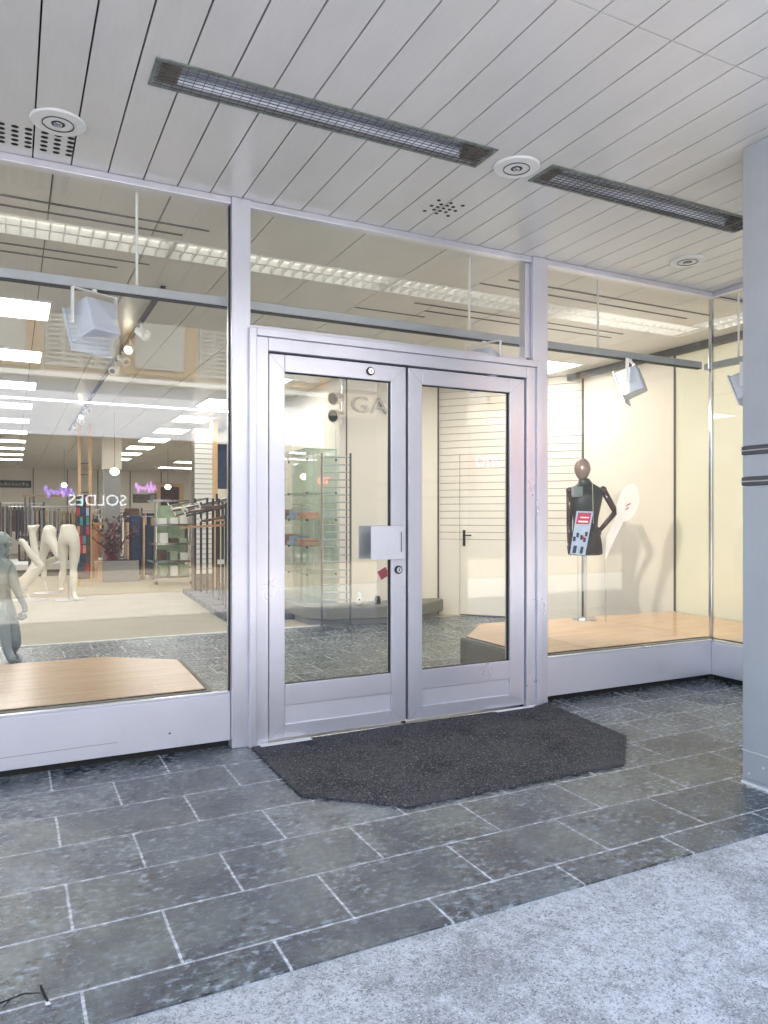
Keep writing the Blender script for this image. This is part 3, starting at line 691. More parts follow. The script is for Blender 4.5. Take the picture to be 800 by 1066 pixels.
# track with spotlights
tr = thing('light_track', 'dark spotlight track along the shop ceiling', 'track', (1.08, 5, IZ))
MB().box(1.065, 1.10, 1.75, 12.5, IZ - .035, IZ - .001).build('rail', M['black'], tr)
def spot(x, y, rz, label, lit=False):
    s = thing('track_spotlight', label, 'spotlight', (0, 0, 0), 'spotlights on the ceiling track')
    MB().tube((0, 0, -.035), (0, 0, -.11), .009).build('stem', M['white'], s)
    MB().tube((0, .05, -.09), (0, -.07, -.155), .032, .05, 14).build('head', M['white'], s)
    MB().tube((0, -.0705, -.1553), (0, -.074, -.157), .03, seg=14).build('bulb', M['bulb'] if lit else M['chrome'], s)
    s.location = (x, y, IZ); s.rotation_euler = (0, 0, rz); return s
for i, (y, rz) in enumerate(((2.9, .6), (3.6, -.4), (4.2, .5), (4.8, -.6), (8.4, .3), (9.2, -.5), (9.9, .6), (10.8, -.3))):
    spot(1.082, y, rz, f'{ORD[i]} white spotlight from the window on the dark track', i in (1, 5))

# ------------------------------------------------------------------ entrance hall: bench, cabinet, ladder rack
bp = [(3.30, 6.6), (3.30, 4.45), (3.52, 4.16), (4.72, 4.02), (5.30, 4.40), (5.28, 4.57), (3.84, 4.64), (3.84, 6.6)]
bn = thing('display_bench', 'low grey carpeted bench around the cream wall corner', 'bench', (4.2, 4.3, 0))
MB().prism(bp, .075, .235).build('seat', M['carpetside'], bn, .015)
bq = [(3.36, 6.5), (3.36, 4.48), (3.56, 4.22), (4.70, 4.09), (5.22, 4.42), (5.2, 4.56), (3.84, 4.63), (3.84, 6.5)]
MB().prism(bq, 0, .073).build('plinth', M['grey'], bn)
gc = thing('glass_cabinet', 'tall green tinted glass cabinet standing on the grey bench', 'cabinet', (3.58, 5.3, .236))
gx0, gx1, gy0, gy1, gz0, gz1 = 3.36, 3.80, 4.60, 6.3, .238, 2.24
for a in ((gx0, gx0 + .006, gy0, gy1), (gx0 + .0065, gx1, gy0, gy0 + .006), (gx1 - .006, gx1, gy0 + .0065, gy1)):
    MB().box(a[0], a[1], a[2], a[3], gz0, gz1).build('glass_pane', M['cabglass'], gc)
for k, z in enumerate((.245, .62, .97, 1.32, 1.67, 2.235)):
    sh = MB().box(gx0 + .008, gx1 - .008, gy0 + .008, gy1 - .004, z, z + .007).build('shelf', M['cabglass'], gc)
    mb = MB(); mb.box(gx0 + .008, gx1 - .008, gy0 + .002 - .004, gy0 + .002 - .001, z, z + .008); mb.box(gx0 - .003, gx0 - .0005, gy0, gy1, z, z + .008)
    mb.build('shelf_edge', M['greenedge'], sh)
mb = MB()
for z in (.62, .97, 1.32, 1.67, 2.1):
    for q in ((gx0 + .02, gy0 - .012), (gx1 - .02, gy0 - .012), (gx0 - .012, 5.2)): mb.ball((q[0], q[1], z), .014, seg=8)
mb.build('clamp', M['black'], gc)
for y in (4.6, 5.4, 6.25): MB().tube((gx1 - .012, y + .02, gz0), (gx1 - .012, y + .02, 2.5), .006, seg=6).build('rod', M['steel'], gc)
# folded goods in the cabinet, salmon cloth carrying its orange-pink reflections as colour
gi = 0
for z in (.979, 1.329):
    for y, mt, nm, lab in ((4.9, M['rust'], 'folded_shirt', 'rust'), (5.25, M['bluecard'], 'folded_shirt', 'pale blue'), (5.65, M['rust'], 'folded_shirt', 'far rust')):
        g = MB(); g.box(gx0 + .06, gx1 - .1, y, y + .24, z - .001, z + .05); g.box(gx0 + .08, gx1 - .12, y + .02, y + .22, z + .05, z + .10 + .02 * (gi % 3))
        tag(g.build(nm, mt, bevel=.012), f'{lab} folded shirt on the {"upper" if z > 1.2 else "lower"} glass cabinet shelf', 'shirt', 'folded shirts in the glass cabinet'); gi += 1
lr = thing('ladder_rack', 'slim dark rack of thin rungs before the glass cabinet', 'rack', (3.5, 4.0, 0))
A, B = Vector((3.34, 3.99, 0)), Vector((3.66, 3.86, 0))
for q in (A, B): MB().tube(q + Vector((0, 0, .05)), q + Vector((0, 0, 2.13)), .013, seg=10).build('post', M['dgrey'], lr)
for i in range(20):
    z = .36 + i * .0905; MB().tube(A + Vector((0, 0, z)), B + Vector((0, 0, z)), .0085, seg=6).build('rung', M['greyrail'], lr)
for q in (A, B):
    MB().bar(q + Vector((-.10, -.22, .025)), q + Vector((.08, .2, .025)), .03, .02).build('foot', M['dgrey'], lr)
MB().bar(A + Vector((0, 0, .08)), B + Vector((0, 0, .08)), .02, .03).build('crossbar', M['dgrey'], lr)
fg = thing('small_figurine', 'tiny white figurine left on the grey bench', 'figurine', (4.0, 4.35, .236))
mb = MB(); mb.lathe([(.03, 0), (.045, .02), (.04, .07), (.028, .09), (.035, .12), (.02, .15), (0, .155)], (4.0, 4.35, .236), 16); mb.build('body', M['white'], fg, smooth=True)
MB().ball((3.985, 4.308, .30), .012, seg=8).build('spot', M['black'], fg)
bk = thing('door_stop', 'small black stopper on the bench at the door edge', 'stopper', (4.23, 4.28, .236))
MB().lathe([(.035, 0), (.04, .06), (.03, .10), (0, .11)], (4.23, 4.28, .236), 14).build('body', M['black'], bk, smooth=True)
MB().lathe([(.018, .1), (.018, .14), (0, .145)], (4.23, 4.28, .236), 12).build('cap', M['white'], bk)
# letters and twin spot on the wall
tag(text('wall_letter', 'G', .30, M['letter'], (4.14, 4.62, 2.845), (R(90), 0, R(-2)), ext=.012, sx=1.25), 'grey raised letter G high on the cream wall', 'letter', 'raised letters on the cream wall')
tag(text('wall_letter', 'A', .30, M['letter'], (4.42, 4.61, 2.845), (R(90), 0, R(-2)), ext=.012, sx=1.25), 'grey raised letter A high on the cream wall', 'letter', 'raised letters on the cream wall')
ts = thing('twin_spotlight', 'pair of chrome spotlights at the cream wall corner', 'spotlight', (3.74, 4.45, 2.8))
MB().box(3.80, 3.83, 4.44, 4.47, 2.55, IZ - .001).build('stem', M['steel'], ts)
for z in (2.90, 2.68):
    h_ = MB().tube((3.80, 4.44, z), (3.64, 4.36, z - .04), .05, .085, 18).build('head', M['chrome'], ts)
    MB().tube((3.638, 4.359, z - .0405), (3.632, 4.356, z - .042), .07, seg=18).build('lens', M['black'], h_)

# ------------------------------------------------------------------ dressed mannequin
T = 7.55
mq = thing('dressed_mannequin', 'black clad torso mannequin with egg head on a steel pole', 'mannequin', tuple(ray(609, 645, T)))
def J(px, py, dt=0.0): return ray(px, py, T + dt)
base = J(609, 645); base.z = .313
MB().lathe([(.0, .016), (.02, .018), (.03, .012), (.12, .008), (.125, 0)], tuple(base), 32).build('base_plate', M['steel'], mq, smooth=True)
pole_top = J(608.5, 572); MB().tube((base.x, base.y, .325), (base.x, base.y, .62), .012).build('pole', M['steel'], mq)
MB().tube((base.x, base.y, .60), (base.x, base.y, pole_top.z + .1), .024).build('pole_sleeve', M['steel'], mq)
S = T / 770
def R2(wpx, d): return (wpx * S, d)
RV, FV = Vector((CS, -SN, 0)), Vector((SN, CS, 0))
def loft(name, rings, mat, parent, seg=24, sub=1):
    """one closed body from elliptical rings: (centre, half width, half depth)"""
    bm = bmesh.new(); rr = []
    for c, a, b in rings: rr.append([bm.verts.new(c + RV * a * math.copysign(abs(math.cos(2 * math.pi * k / seg)) ** .85, math.cos(2 * math.pi * k / seg)) + FV * b * math.sin(2 * math.pi * k / seg)) for k in range(seg)])
    for p, q in zip(rr, rr[1:]):
        for k in range(seg): bm.faces.new((p[k], p[(k + 1) % seg], q[(k + 1) % seg], q[k]))
    bm.faces.new(rr[0]); bm.faces.new(rr[-1]); bmesh.ops.recalc_face_normals(bm, faces=bm.faces)
    m_ = MB(); m_.bm.free(); m_.bm = bm; o = m_.build(name, mat, parent, smooth=True)
    ss = o.modifiers.new('smooth', 'SUBSURF'); ss.levels = sub; ss.render_levels = sub; return o
loft('torso', [(J(609.5, 572), .150, .11), (J(609.5, 562), .150, .112), (J(609.5, 551), .128, .098), (J(609.8, 543), .122, .095), (J(610, 534), .138, .108), (J(610.3, 524), .158, .118), (J(610.5, 515), .172, .112), (J(610.5, 510), .172, .09), (J(610, 506.5), .135, .07), (J(609.5, 503.5), .075, .058), (J(609, 500.5), .056, .054), (J(608, 497.5), .052, .05)], M['cloth'], mq)
loft('shorts', [(J(610, 578.4), .168, .118), (J(610, 576), .172, .124), (J(610, 566), .166, .126), (J(610, 557), .148, .116), (J(610, 552), .138, .108)], M['shorts'], mq)
q0, q1 = J(608.6, 578.8, -.128), J(609, 567, -.13); MB().bar(q0, q1, .012, .006).build('seam', M['black'], mq)
# bluish reflection on the chest, put in as a grey patch, and strap
q = J(602, 512, -.125); MB().box(q.x - .075, q.x + .06, q.y - .01, q.y + .02, q.z - .055, q.z + .055).build('chest_reflection', M['chestreflect'], mq, .01)
q0, q1 = J(617, 503, -.10), J(618, 545, -.128); MB().bar(q0, q1, .007, .005).build('zip', M['grey'], mq)
hd = MB(); c = J(606.5, 489); hd.ball((0, 0, 0), 1, (.078, .088, .118), 24)
for v in hd.bm.verts:
    if v.co.z < 0: k = 1 + v.co.z * 2.2; v.co.x *= k; v.co.y *= k
bmesh.ops.translate(hd.bm, verts=hd.bm.verts, vec=c); hd.build('head', M['copper'], mq, smooth=True)
# arms: jointed
def arm(name_pts, par):
    for (a, b, r0, r1, mt) in name_pts:
        MB().tube(a, b, r0, r1, 14).build('arm_segment', mt, par)
        
def armset(sho, elb, wri, tip, dt):
    a = thing_arm = MB()
    a.tube(sho, elb, .036, .029, 14); a.ball(sho, .04, seg=12); a.ball(elb, .031, seg=12)
    a.tube(elb, wri, .029, .021, 14)
    o = a.build('arm', M['armwood'], mq, smooth=True)
    h = MB(); d = (tip - wri); L = d.length; d.normalize(); side = d.cross(Vector((SN, CS, 0))).normalized()
    h.ball(wri + d * L * .28, L * .30, (1, .6, 1), 10)
    for i, o_ in enumerate((-.024, -.008, .008, .024)):
        k = (.9, 1.0, .96, .82)[i]
        p0 = wri + d * L * .4 + side * o_; p1 = wri + d * L * .75 * k + side * o_ * 1.1; p2 = p1 + d * L * .25 * k + Vector((SN, CS, 0)) * .02
        h.tube(p0, p1, .0085, .008, 8); h.tube(p1, p2, .008, .006, 8)
    th = wri + d * L * .15 + side * .03; h.tube(th, th + d * L * .28 + side * .028, .009, .007, 8)
    h.build('hand', M['armwood'], o, smooth=True)
armset(J(593.5, 511), J(593, 545), J(593, 566), J(595.5, 578), 0)
armset(J(628, 510), J(641, 533), J(624, 553), J(615, 557, -.14), 0)

# leaflet holder in front of the mannequin
lf = thing('price_sign', 'tilted card with red header and pale blue body before the mannequin', 'sign', tuple(ray(606, 578, T - .2)))
def lq(mb, pts, dt, th=.006):
    a = [ray(px, py, T + dt) for px, py in pts]; b = [ray(px, py, T + dt + th) for px, py in pts]
    va = [mb.bm.verts.new(v) for v in a]; vb = [mb.bm.verts.new(v) for v in b]; n = len(a)
    fs = [mb.bm.faces.new(va), mb.bm.faces.new(vb[::-1])]
    for i in range(n): fs.append(mb.bm.faces.new((va[i], va[(i + 1) % n], vb[(i + 1) % n], vb[i])))
    bmesh.ops.recalc_face_normals(mb.bm, faces=fs); return mb
lq(MB(), [(600.5, 532), (618, 532.5), (609.5, 578), (593.5, 577)], -.17).build('card', M['bluecard'], lf)
lq(MB(), [(602.3, 533.5), (616, 534), (613.6, 545.8), (599.8, 545.5)], -.1745, .004).build('header', M['magenta'], lf)
mb = MB(); lq(mb, [(602.5, 542), (612.5, 542.4), (612.2, 544), (602.1, 543.6)], -.178, .003); lq(mb, [(604.5, 538), (613.5, 538.3), (613.2, 539.5), (604.1, 539.2)], -.178, .003)
mb.build('line', M['white'], lf)
mb = MB()
for px, py in ((602, 557), (606, 559.5), (611, 556), (598.5, 561), (609, 562)): lq(mb, [(px - 1.5, py - 2.5), (px + 1.3, py - 2.2), (px + .7, py + 2.5), (px - 1.8, py + 2.2)], -.1745, .003)
lq(mb, [(597.5, 568), (601, 568.2), (599.5, 576), (596, 575.6)], -.1745, .003); lq(mb, [(605, 569), (608, 569.3), (606.5, 576.5), (603.5, 576)], -.1745, .003)
mb.build('picture', M['navy'], lf)
lq(MB(), [(606.8, 558.5), (609, 558.7), (608.5, 561.3), (606.4, 561)], -.178, .003).build('badge', M['redtag'], lf)
MB().tube(ray(602, 577, T - .16), Vector((ray(602, 577, T - .16).x, ray(602, 577, T - .16).y, .313)), .004, seg=8).build('stand_rod', M['steel'], lf)
# patch of reflected light, modelled as a white paddle shape
pd = thing('light_patch_shape', 'white patch of reflected light beside the mannequin, built as a translucent shape', 'light patch', tuple(ray(640, 648, 7.28)))
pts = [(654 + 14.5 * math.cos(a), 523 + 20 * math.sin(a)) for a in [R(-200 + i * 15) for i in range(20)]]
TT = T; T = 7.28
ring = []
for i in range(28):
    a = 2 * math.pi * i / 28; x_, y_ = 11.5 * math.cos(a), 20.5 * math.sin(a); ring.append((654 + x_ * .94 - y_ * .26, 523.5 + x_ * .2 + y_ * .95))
lq(MB(), ring, 0, .012).build('head', M['lightpatch'], pd)
lq(MB(), [(643, 534), (650, 542), (640, 562), (630, 584), (631.5, 560)], .0125, .01).build('patch_tail', M['lightpatch'], pd)
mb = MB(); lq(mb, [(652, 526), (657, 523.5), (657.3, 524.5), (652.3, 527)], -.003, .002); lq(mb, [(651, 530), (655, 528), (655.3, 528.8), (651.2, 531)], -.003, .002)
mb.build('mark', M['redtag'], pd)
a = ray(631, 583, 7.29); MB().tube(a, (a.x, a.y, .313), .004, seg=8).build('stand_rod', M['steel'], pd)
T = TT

# ------------------------------------------------------------------ sales floor on the left
# kneeling grey mannequin
def body(name, label, joints, bones, mat, loc, sub=2):
    r = thing(name, label, 'mannequin', tuple(loc)); skin('body', joints, bones, mat, r, sub); return r
t0 = 7.2
def K(px, py, dt=0.0): return ray(px, py, t0 + dt)
kj = dict(pel=(K(1, 643), (.125, .11)), waist=(K(0, 622), (.105, .09)), chest=(K(0, 603), (.14, .11)), sh=(K(0, 591), (.10, .07)), neck=(K(.8, 581.5), .040), jaw=(K(2.8, 573), (.052, .05)), head=(K(2.4, 564), (.078, .088)), crown=(K(1.8, 557), (.060, .064)), top=(K(1.8, 553.5), (.03, .032)),
          nose=(K(12.4, 567), (.011, .012)), chin=(K(9.2, 574.5), (.022, .02)),
          s1=(K(11, 590), .058), e1=(K(16.5, 612), .044), w1=(K(26, 631), .028), p1=(K(26.5, 638), (.035, .026)),
          s2=(K(-12, 590), .058), e2=(K(-17, 612), .044), w2=(K(-13, 628), .028), p2=(K(-9, 634), (.035, .026)),
          t1=(K(10, 650), .098), k1=(K(15.5, 671, .0), .07), c1=(K(12, 676, .22), .055), f1=(K(9, 677, .45), .035),
          t2=(K(-7, 642, -.08), .095), k2=(K(1, 632, -.42), .062), a2=(K(8, 678, -.46), .042), f2=(K(15, 690, -.5), (.045, .03)))
kn = body('kneeling_mannequin', 'grey green kneeling mannequin at the left edge of the window', kj,
     [('pel', 'waist'), ('waist', 'chest'), ('chest', 'sh'), ('sh', 'neck'), ('neck', 'jaw'), ('jaw', 'head'), ('head', 'crown'), ('crown', 'top'), ('head', 'nose'), ('jaw', 'chin'),
      ('sh', 's1'), ('s1', 'e1'), ('e1', 'w1'), ('w1', 'p1'), ('sh', 's2'), ('s2', 'e2'), ('e2', 'w2'), ('w2', 'p2'),
      ('pel', 't1'), ('t1', 'k1'), ('k1', 'c1'), ('c1', 'f1'), ('pel', 't2'), ('t2', 'k2'), ('k2', 'a2'), ('a2', 'f2')], M['greyskin'], K(0, 680))
h = MB(); w_ = K(26.5, 638)
for i, (dx, dz) in enumerate(((-.045, -.03), (-.03, -.045), (-.012, -.05), (.006, -.045))):
    p1 = w_ + Vector((dx, -.015, dz)); p2 = p1 + Vector((-.028, -.02, -.012)); p3 = p2 + Vector((-.006, .015, .02))
    h.tube(w_ + Vector((dx * .5, 0, dz * .4)), p1, .011, .010, 8); h.tube(p1, p2, .010, .009, 8); h.tube(p2, p3, .009, .007, 8)
h.tube(w_ + Vector((-.02, -.01, .01)), w_ + Vector((-.06, -.03, -.012)), .011, .009, 8)
h.build('finger', M['greyskin'], kn, smooth=True)
# standing legs
t0 = 12.1
lj = dict(hip=(K(71.5, 560), (.155, .12)), wst=(K(71, 549), (.16, .115)), top=(K(71, 545.5), (.155, .11)), bumL=(K(65.5, 564, -.07), (.098, .10)), bumR=(K(77.5, 564, -.07), (.098, .10)),
          tl=(K(66, 575), .090), kl=(K(66.5, 591), .056), cl=(K(65, 599, .05), .062), al=(K(64, 612, .1), .030), fl=(K(64, 616, .05), (.045, .05)),
          tr=(K(78, 575), .095), kr=(K(76.5, 592), .058), cr=(K(77, 601, -.03), .068), ar=(K(77, 617), .031), fr=(K(79, 623, -.1), (.045, .035)), gr=(K(83, 624.5, -.12), (.045, .025)))
lg = body('leg_mannequin', 'standing bone white legs mannequin on a round base plate', lj,
     [('hip', 'wst'), ('wst', 'top'), ('hip', 'bumL'), ('hip', 'bumR'), ('bumL', 'tl'), ('tl', 'kl'), ('kl', 'cl'), ('cl', 'al'), ('al', 'fl'), ('bumR', 'tr'), ('tr', 'kr'), ('kr', 'cr'), ('cr', 'ar'), ('ar', 'fr'), ('fr', 'gr')], M['bone'], K(72, 626))
b = K(72, 625); MB().lathe([(0, .014), (.22, .012), (.235, 0)], (b.x, b.y, .004), 36).build('base_plate', M['greyrail'], lg, smooth=True)
MB().tube((b.x, b.y, .01), K(71, 606), .012).build('support_rod', M['steel'], lg)
# kicking legs: one foot up in the air
aj = dict(hip=(K(24, 609), (.11, .11)), hb=(K(18, 617), (.11, .10)), t1=(K(33, 598), .095), k1=(K(44.5, 590), .062), c1=(K(33, 578), .058), a1=(K(23, 562), .04), f1=(K(20.5, 566, .1), (.05, .04)),
          t2=(K(38, 588, .35), .085), k2=(K(37, 575, .38), .06), c2=(K(35, 563, .38), .062), a2=(K(33, 551, .38), .042), f2=(K(29, 547, .35), (.05, .03)), g2=(K(41, 546.5, .36), (.05, .025)))
kk = body('leg_mannequin', 'bone white cycling legs mannequin with one foot in the air', aj,
     [('hip', 'hb'), ('hip', 't1'), ('t1', 'k1'), ('k1', 'c1'), ('c1', 'a1'), ('a1', 'f1'), ('hip', 't2'), ('t2', 'k2'), ('k2', 'c2'), ('c2', 'a2'), ('a2', 'f2'), ('a2', 'g2')], M['bone'], K(30, 624))
b = K(31, 625.5); MB().lathe([(0, .014), (.26, .012), (.275, 0)], (b.x, b.y, .004), 36).build('base_plate', M['greyrail'], kk, smooth=True)
MB().tube((b.x, b.y, .01), K(24, 612), .02).build('support_rod', M['white'], kk)
t0 = 13.2
cj = dict(hip=(K(50, 556), (.15, .12)), top=(K(51, 545), (.14, .11)), tl=(K(47, 568), .10), kl=(K(44, 582), .065), cl=(K(46, 592), .06), fl=(K(46, 604), .04), tr=(K(55, 566, -.1), .09), kr=(K(62, 580, -.15), .062), cr=(K(52, 584, .15), .058), fr=(K(43, 588, .3), .04))
cc = body('leg_mannequin', 'bone white striding legs mannequin behind the standing one', cj,
     [('hip', 'top'), ('hip', 'tl'), ('tl', 'kl'), ('kl', 'cl'), ('cl', 'fl'), ('hip', 'tr'), ('tr', 'kr'), ('kr', 'cr'), ('cr', 'fr')], M['bone'], K(50, 618))
b = K(50, 617.5); MB().lathe([(0, .014), (.24, .012), (.25, 0)], (b.x, b.y, .004), 36).build('base_plate', M['greyrail'], cc, smooth=True)
MB().tube((b.x, b.y, .01), K(46, 602), .014).build('support_rod', M['white'], cc)

# low white platform behind the legs
lp = thing('low_stage', 'long low white stage with dark recess behind the leg mannequins', 'platform', (1.1, 15.4, 0))
MB().box(-1.5, 2.1, 14.3, 16.6, .16, .30).build('deck', M['white'], lp, .01)
MB().box(-1.4, 2.0, 14.5, 16.5, 0.004, .158).build('plinth', M['dgrey'], lp)

# clothes rails
def garment(mb, x, y, z, ln, wd):
    n = 7
    for i in range(n): pass
    mb.prism([(x - .02, y - wd / 2), (x + .02, y - wd / 2 + .03), (x + .03, y), (x + .02, y + wd / 2 - .02), (x - .02, y + wd / 2), (x - .03, y)], z - ln, z)
def clothes_rail(x0, x1, y, top, label, mats):
    r = thing('clothes_rail', label, 'clothes rail', ((x0 + x1) / 2, y, 0), 'clothes rails at the back of the shop')
    for x in (x0, x1):
        MB().box(x - .025, x + .025, y - .025, y + .025, .004, top).build('post', M['dgrey'], r)
        MB().box(x - .03, x + .03, y - .28, y + .28, .004, .05).build('foot', M['dgrey'], r)
    MB().tube((x0, y, top - .03), (x1, y, top - .03), .018).build('bar', M['steel'], r)
    n = int((x1 - x0) / .085); random.seed(int(x0 * 100))
    for i in range(n):
        mb = MB(); x = x0 + .06 + i * (x1 - x0 - .12) / max(1, n - 1)
        L = random.uniform(.62, .95); garment(mb, 0, 0, 0, L, random.uniform(.36, .46))
        mb.tube((0, 0, 0), (0, 0, .07), .005, seg=5)
        g = mb.build('hanging_garment', random.choice(mats), r); g.location = (x, y, top - .12)
        g.matrix_parent_inverse = WORLD[r.name].inverted()
    return r
clothes_rail(.35, 1.35, 13.4, 1.62, 'clothes rail of taupe garments behind the kicking legs', [M['taupe'], M['sand'], M['grey']])
clothes_rail(-.25, .75, 16.9, 1.75, 'clothes rail of dark garments at the far left', [M['brown'], M['taupe'], M['dgrey']])
clothes_rail(1.2, 2.3, 18.6, 1.60, 'clothes rail of brown garments below the lit globe', [M['brown'], M['brown'], M['sand']])
clothes_rail(2.6, 3.6, 19.5, 1.65, 'clothes rail of mixed garments behind the navy jackets', [M['sand'], M['brown'], M['rust']])
clothes_rail(4.3, 5.6, 15.5, 1.7, 'clothes rail of sand garments behind the chrome shelves', [M['sand'], M['taupe'], M['white']])
clothes_rail(-.1, .9, 20.5, 1.7, 'clothes rail of black garments under the black sign', [M['black'], M['brown'], M['dgrey']])
clothes_rail(3.7, 4.9, 21.5, 1.62, 'clothes rail of black and rust garments near the wooden doorway', [M['black'], M['rust'], M['navy']])
def stock_table(x, y, label, mats):
    t = thing('stock_table', label, 'table', (x, y, 0), 'stock tables in the middle of the shop')
    MB().box(x - .6, x + .6, y - .35, y + .35, .78, .82).build('top', M['dgrey'], t, .004)
    MB().box(x - .55, x + .55, y - .3, y + .3, .30, .33).build('lower_shelf', M['dgrey'], t)
    for a in (-.55, .55):
        for b_ in (-.3, .3): MB().box(x + a - .02, x + a + .02, y + b_ - .02, y + b_ + .02, .004, .779).build('leg', M['black'], t)
    k = 0
    for a in (-.4, -.05, .3):
        for zb in (.8205, .3305):
            z = zb; m_ = mats[k % len(mats)]; k += 1
            mb = MB()
            for q in range(random.randint(2, 5)): o = random.uniform(-.012, .012); mb.box(x + a - .13 + o, x + a + .13 + o, y - .2, y + .15, z, z + .045); z += .048
            g = mb.build('folded_stack', m_, bevel=.012)
            tag(g, f'{["left", "middle", "right"][(-.4, -.05, .3).index(a)]} stack of folded clothes {"on top of" if zb > .5 else "on the lower shelf of"} the {label.split(" table")[0]} table', 'clothes stack', 'folded stacks on the stock tables')
stock_table(.72, 15.9, 'dark metal table behind the cycling legs', [M['brown'], M['sand'], M['black']])
stock_table(2.75, 16.4, 'dark slim table between the red plant and the jackets', [M['white'], M['brown'], M['rust']])
stock_table(1.05, 19.8, 'dark wide table far behind the standing legs', [M['rust'], M['navy'], M['white']])
clothes_rail(1.6, 2.5, 14.9, 1.45, 'clothes rail of navy and white garments behind the grey pillar', [M['navy'], M['white'], M['taupe']])
clothes_rail(3.45, 4.4, 13.6, 1.55, 'clothes rail of rust and sand garments right of the chrome shelves', [M['rust'], M['sand'], M['brown']])
# slanting rail arm above
fr = thing('garment_stand', 'tall dark display frame with overhanging arm at the left', 'frame', (.5, 15.6, 0))
for x in (.28, .38, .48): MB().box(x, x + .035, 15.6, 15.64, .004, 1.85).build('post', M['dgrey'], fr)
MB().box(.25, 1.15, 15.6, 15.63, 1.86, 1.90).build('arm', M['brownwood'], fr)
MB().ball((1.13, 15.61, 1.95), .05, seg=10).build('finial', M['rust'], fr)

# wooden posts with poster panel
ps = thing('poster_stand', 'tall wooden ladder frame holding a dark red edged poster', 'stand', tuple(ray(88, 600, 14.6)))
a, b = ray(83, 600, 14.6), ray(94, 600, 14.6)
for q in (a, b): MB().box(q.x - .028, q.x + .028, q.y - .028, q.y + .028, .004, IZ - .002).build('post', M['woodv'], ps)
for z in (2.42, 2.2, 1.85): MB().bar((a.x, a.y, z), (b.x, b.y, z), .03, .02).build('rung', M['dgrey'], ps)
dv = (b - a); dv.z = 0
def pq(f0, f1, z0, z1, off, mat, name, par):
    n_ = Vector((dv.y, -dv.x, 0)).normalized() * off; p = a + dv * f0 + n_; q = a + dv * f1 + n_
    return MB().bar((p.x, p.y, (z0 + z1) / 2), (q.x, q.y, (z0 + z1) / 2), .012, z1 - z0).build(name, mat, par)
po = pq(-.22, 1.12, .15, 1.80, .05, M['brown'], 'panel', ps)
random.seed(3)
for i in range(4):
    for j in range(8):
        pq(-.12 + i * .29, .14 + i * .29, .28 + j * .185, .44 + j * .185, .06, random.choice([M['navy'], M['rust'], M['teal'], M['navy'], M['black'], M['bluecard'], M['brown'], M['redtag']]), 'picture', po)
tb = thing('wooden_counter', 'orange wood counter beside the tall grey pillar', 'counter', tuple(ray(102, 600, 16.6)))
q = ray(102, 600, 16.6)
MB().box(q.x - .14, q.x + .30, q.y - .2, q.y + .5, 1.18, 1.24).build('top', M['orange'], tb)
MB().box(q.x - .10, q.x + .0, q.y - .15, q.y + .45, .004, 1.179).build('side', M['orange'], tb)
MB().box(q.x + .2, q.x + .28, q.y - .15, q.y + .45, .004, 1.179).build('side', M['woodv'], tb)
MB().box(q.x + .003, q.x + .197, q.y - .1, q.y + .4, .5, 1.1).build('drawer', M['rust'], tb)
# grey pillar
gp = thing('grey_pillar', 'smooth grey square pillar behind the red plant', 'pillar', (2.02, 13.3, 0))
MB().box(1.84, 2.18, 13.1, 13.44, .004, 2.42).build('shaft', M['grey'], gp, .01)
MB().box(1.82, 2.20, 13.08, 13.46, 2.425, IZ - .002).build('capital', M['cream'], gp)
def globe(px, py, t, r, label, mat=None):
    c = ray(px, py, t); g = thing('globe_lamp', label, 'lamp', tuple(c), 'glowing lamps deep in the shop')
    MB().ball(c, r, (1, 1, .85)).build('shade', M['globe'], g, smooth=True)
    MB().tube((c.x, c.y, c.z + r * .8), (c.x, c.y, IZ - .001), .004, seg=6).build('cord', M['dgrey'], g)
globe(67, 505, 20, .07, 'glowing lamp hanging over the brown garments')
globe(119.5, 491, 12.9, .075, 'glowing lamp hanging in front of the grey pillar')
globe(175, 507, 20, .08, 'glowing lamp hanging near the wooden doorway')
# planter box and red plant
pb = thing('planter_box', 'planter box with beech side and grey front', 'planter', (2.0, 12.3, 0))
MB().box(1.69, 2.42, 12.06, 12.7, .004, .44).build('front', M['grey'], pb, .005)
MB().box(1.60, 1.687, 12.04, 12.72, .004, .445).build('side', M['wood'], pb, .004)
MB().box(1.72, 2.38, 12.1, 12.66, .4405, .452).build('soil', M['brown'], pb)
rp = thing('red_plant', 'twisted dark red plant growing from the planter box', 'plant', (1.95, 12.35, .45))
mb = MB(); lv = MB(); random.seed(11)
for i in range(9):
    p = Vector((1.95 + random.uniform(-.12, .14), 12.35 + random.uniform(-.1, .1), .452)); d = Vector((random.uniform(-.5, .5), random.uniform(-.4, .4), 1)).normalized(); r = .028
    for s_ in range(7):
        q = p + d * random.uniform(.10, .16); mb.tube(p, q, r, r * .82, 7); r *= .84
        for _ in range(4):
            c = q + Vector((random.uniform(-.07, .07), random.uniform(-.07, .07), random.uniform(-.05, .07))); ax = Vector((random.uniform(-1, 1), random.uniform(-1, 1), random.uniform(-.3, 1))).normalized(); sd_ = ax.cross(Vector((0, 0, 1))).normalized()
            L = random.uniform(.08, .15); lv.quad(c, c + ax * L * .5 + sd_ * L * .34, c + ax * L, c + ax * L * .5 - sd_ * L * .34)
        p = q; d = (d + Vector((random.uniform(-.6, .6), random.uniform(-.5, .5), random.uniform(-.15, .3)))).normalized()
mb.build('stem', M['red'], rp, smooth=True); lv.build('foliage', M['brown'], rp)
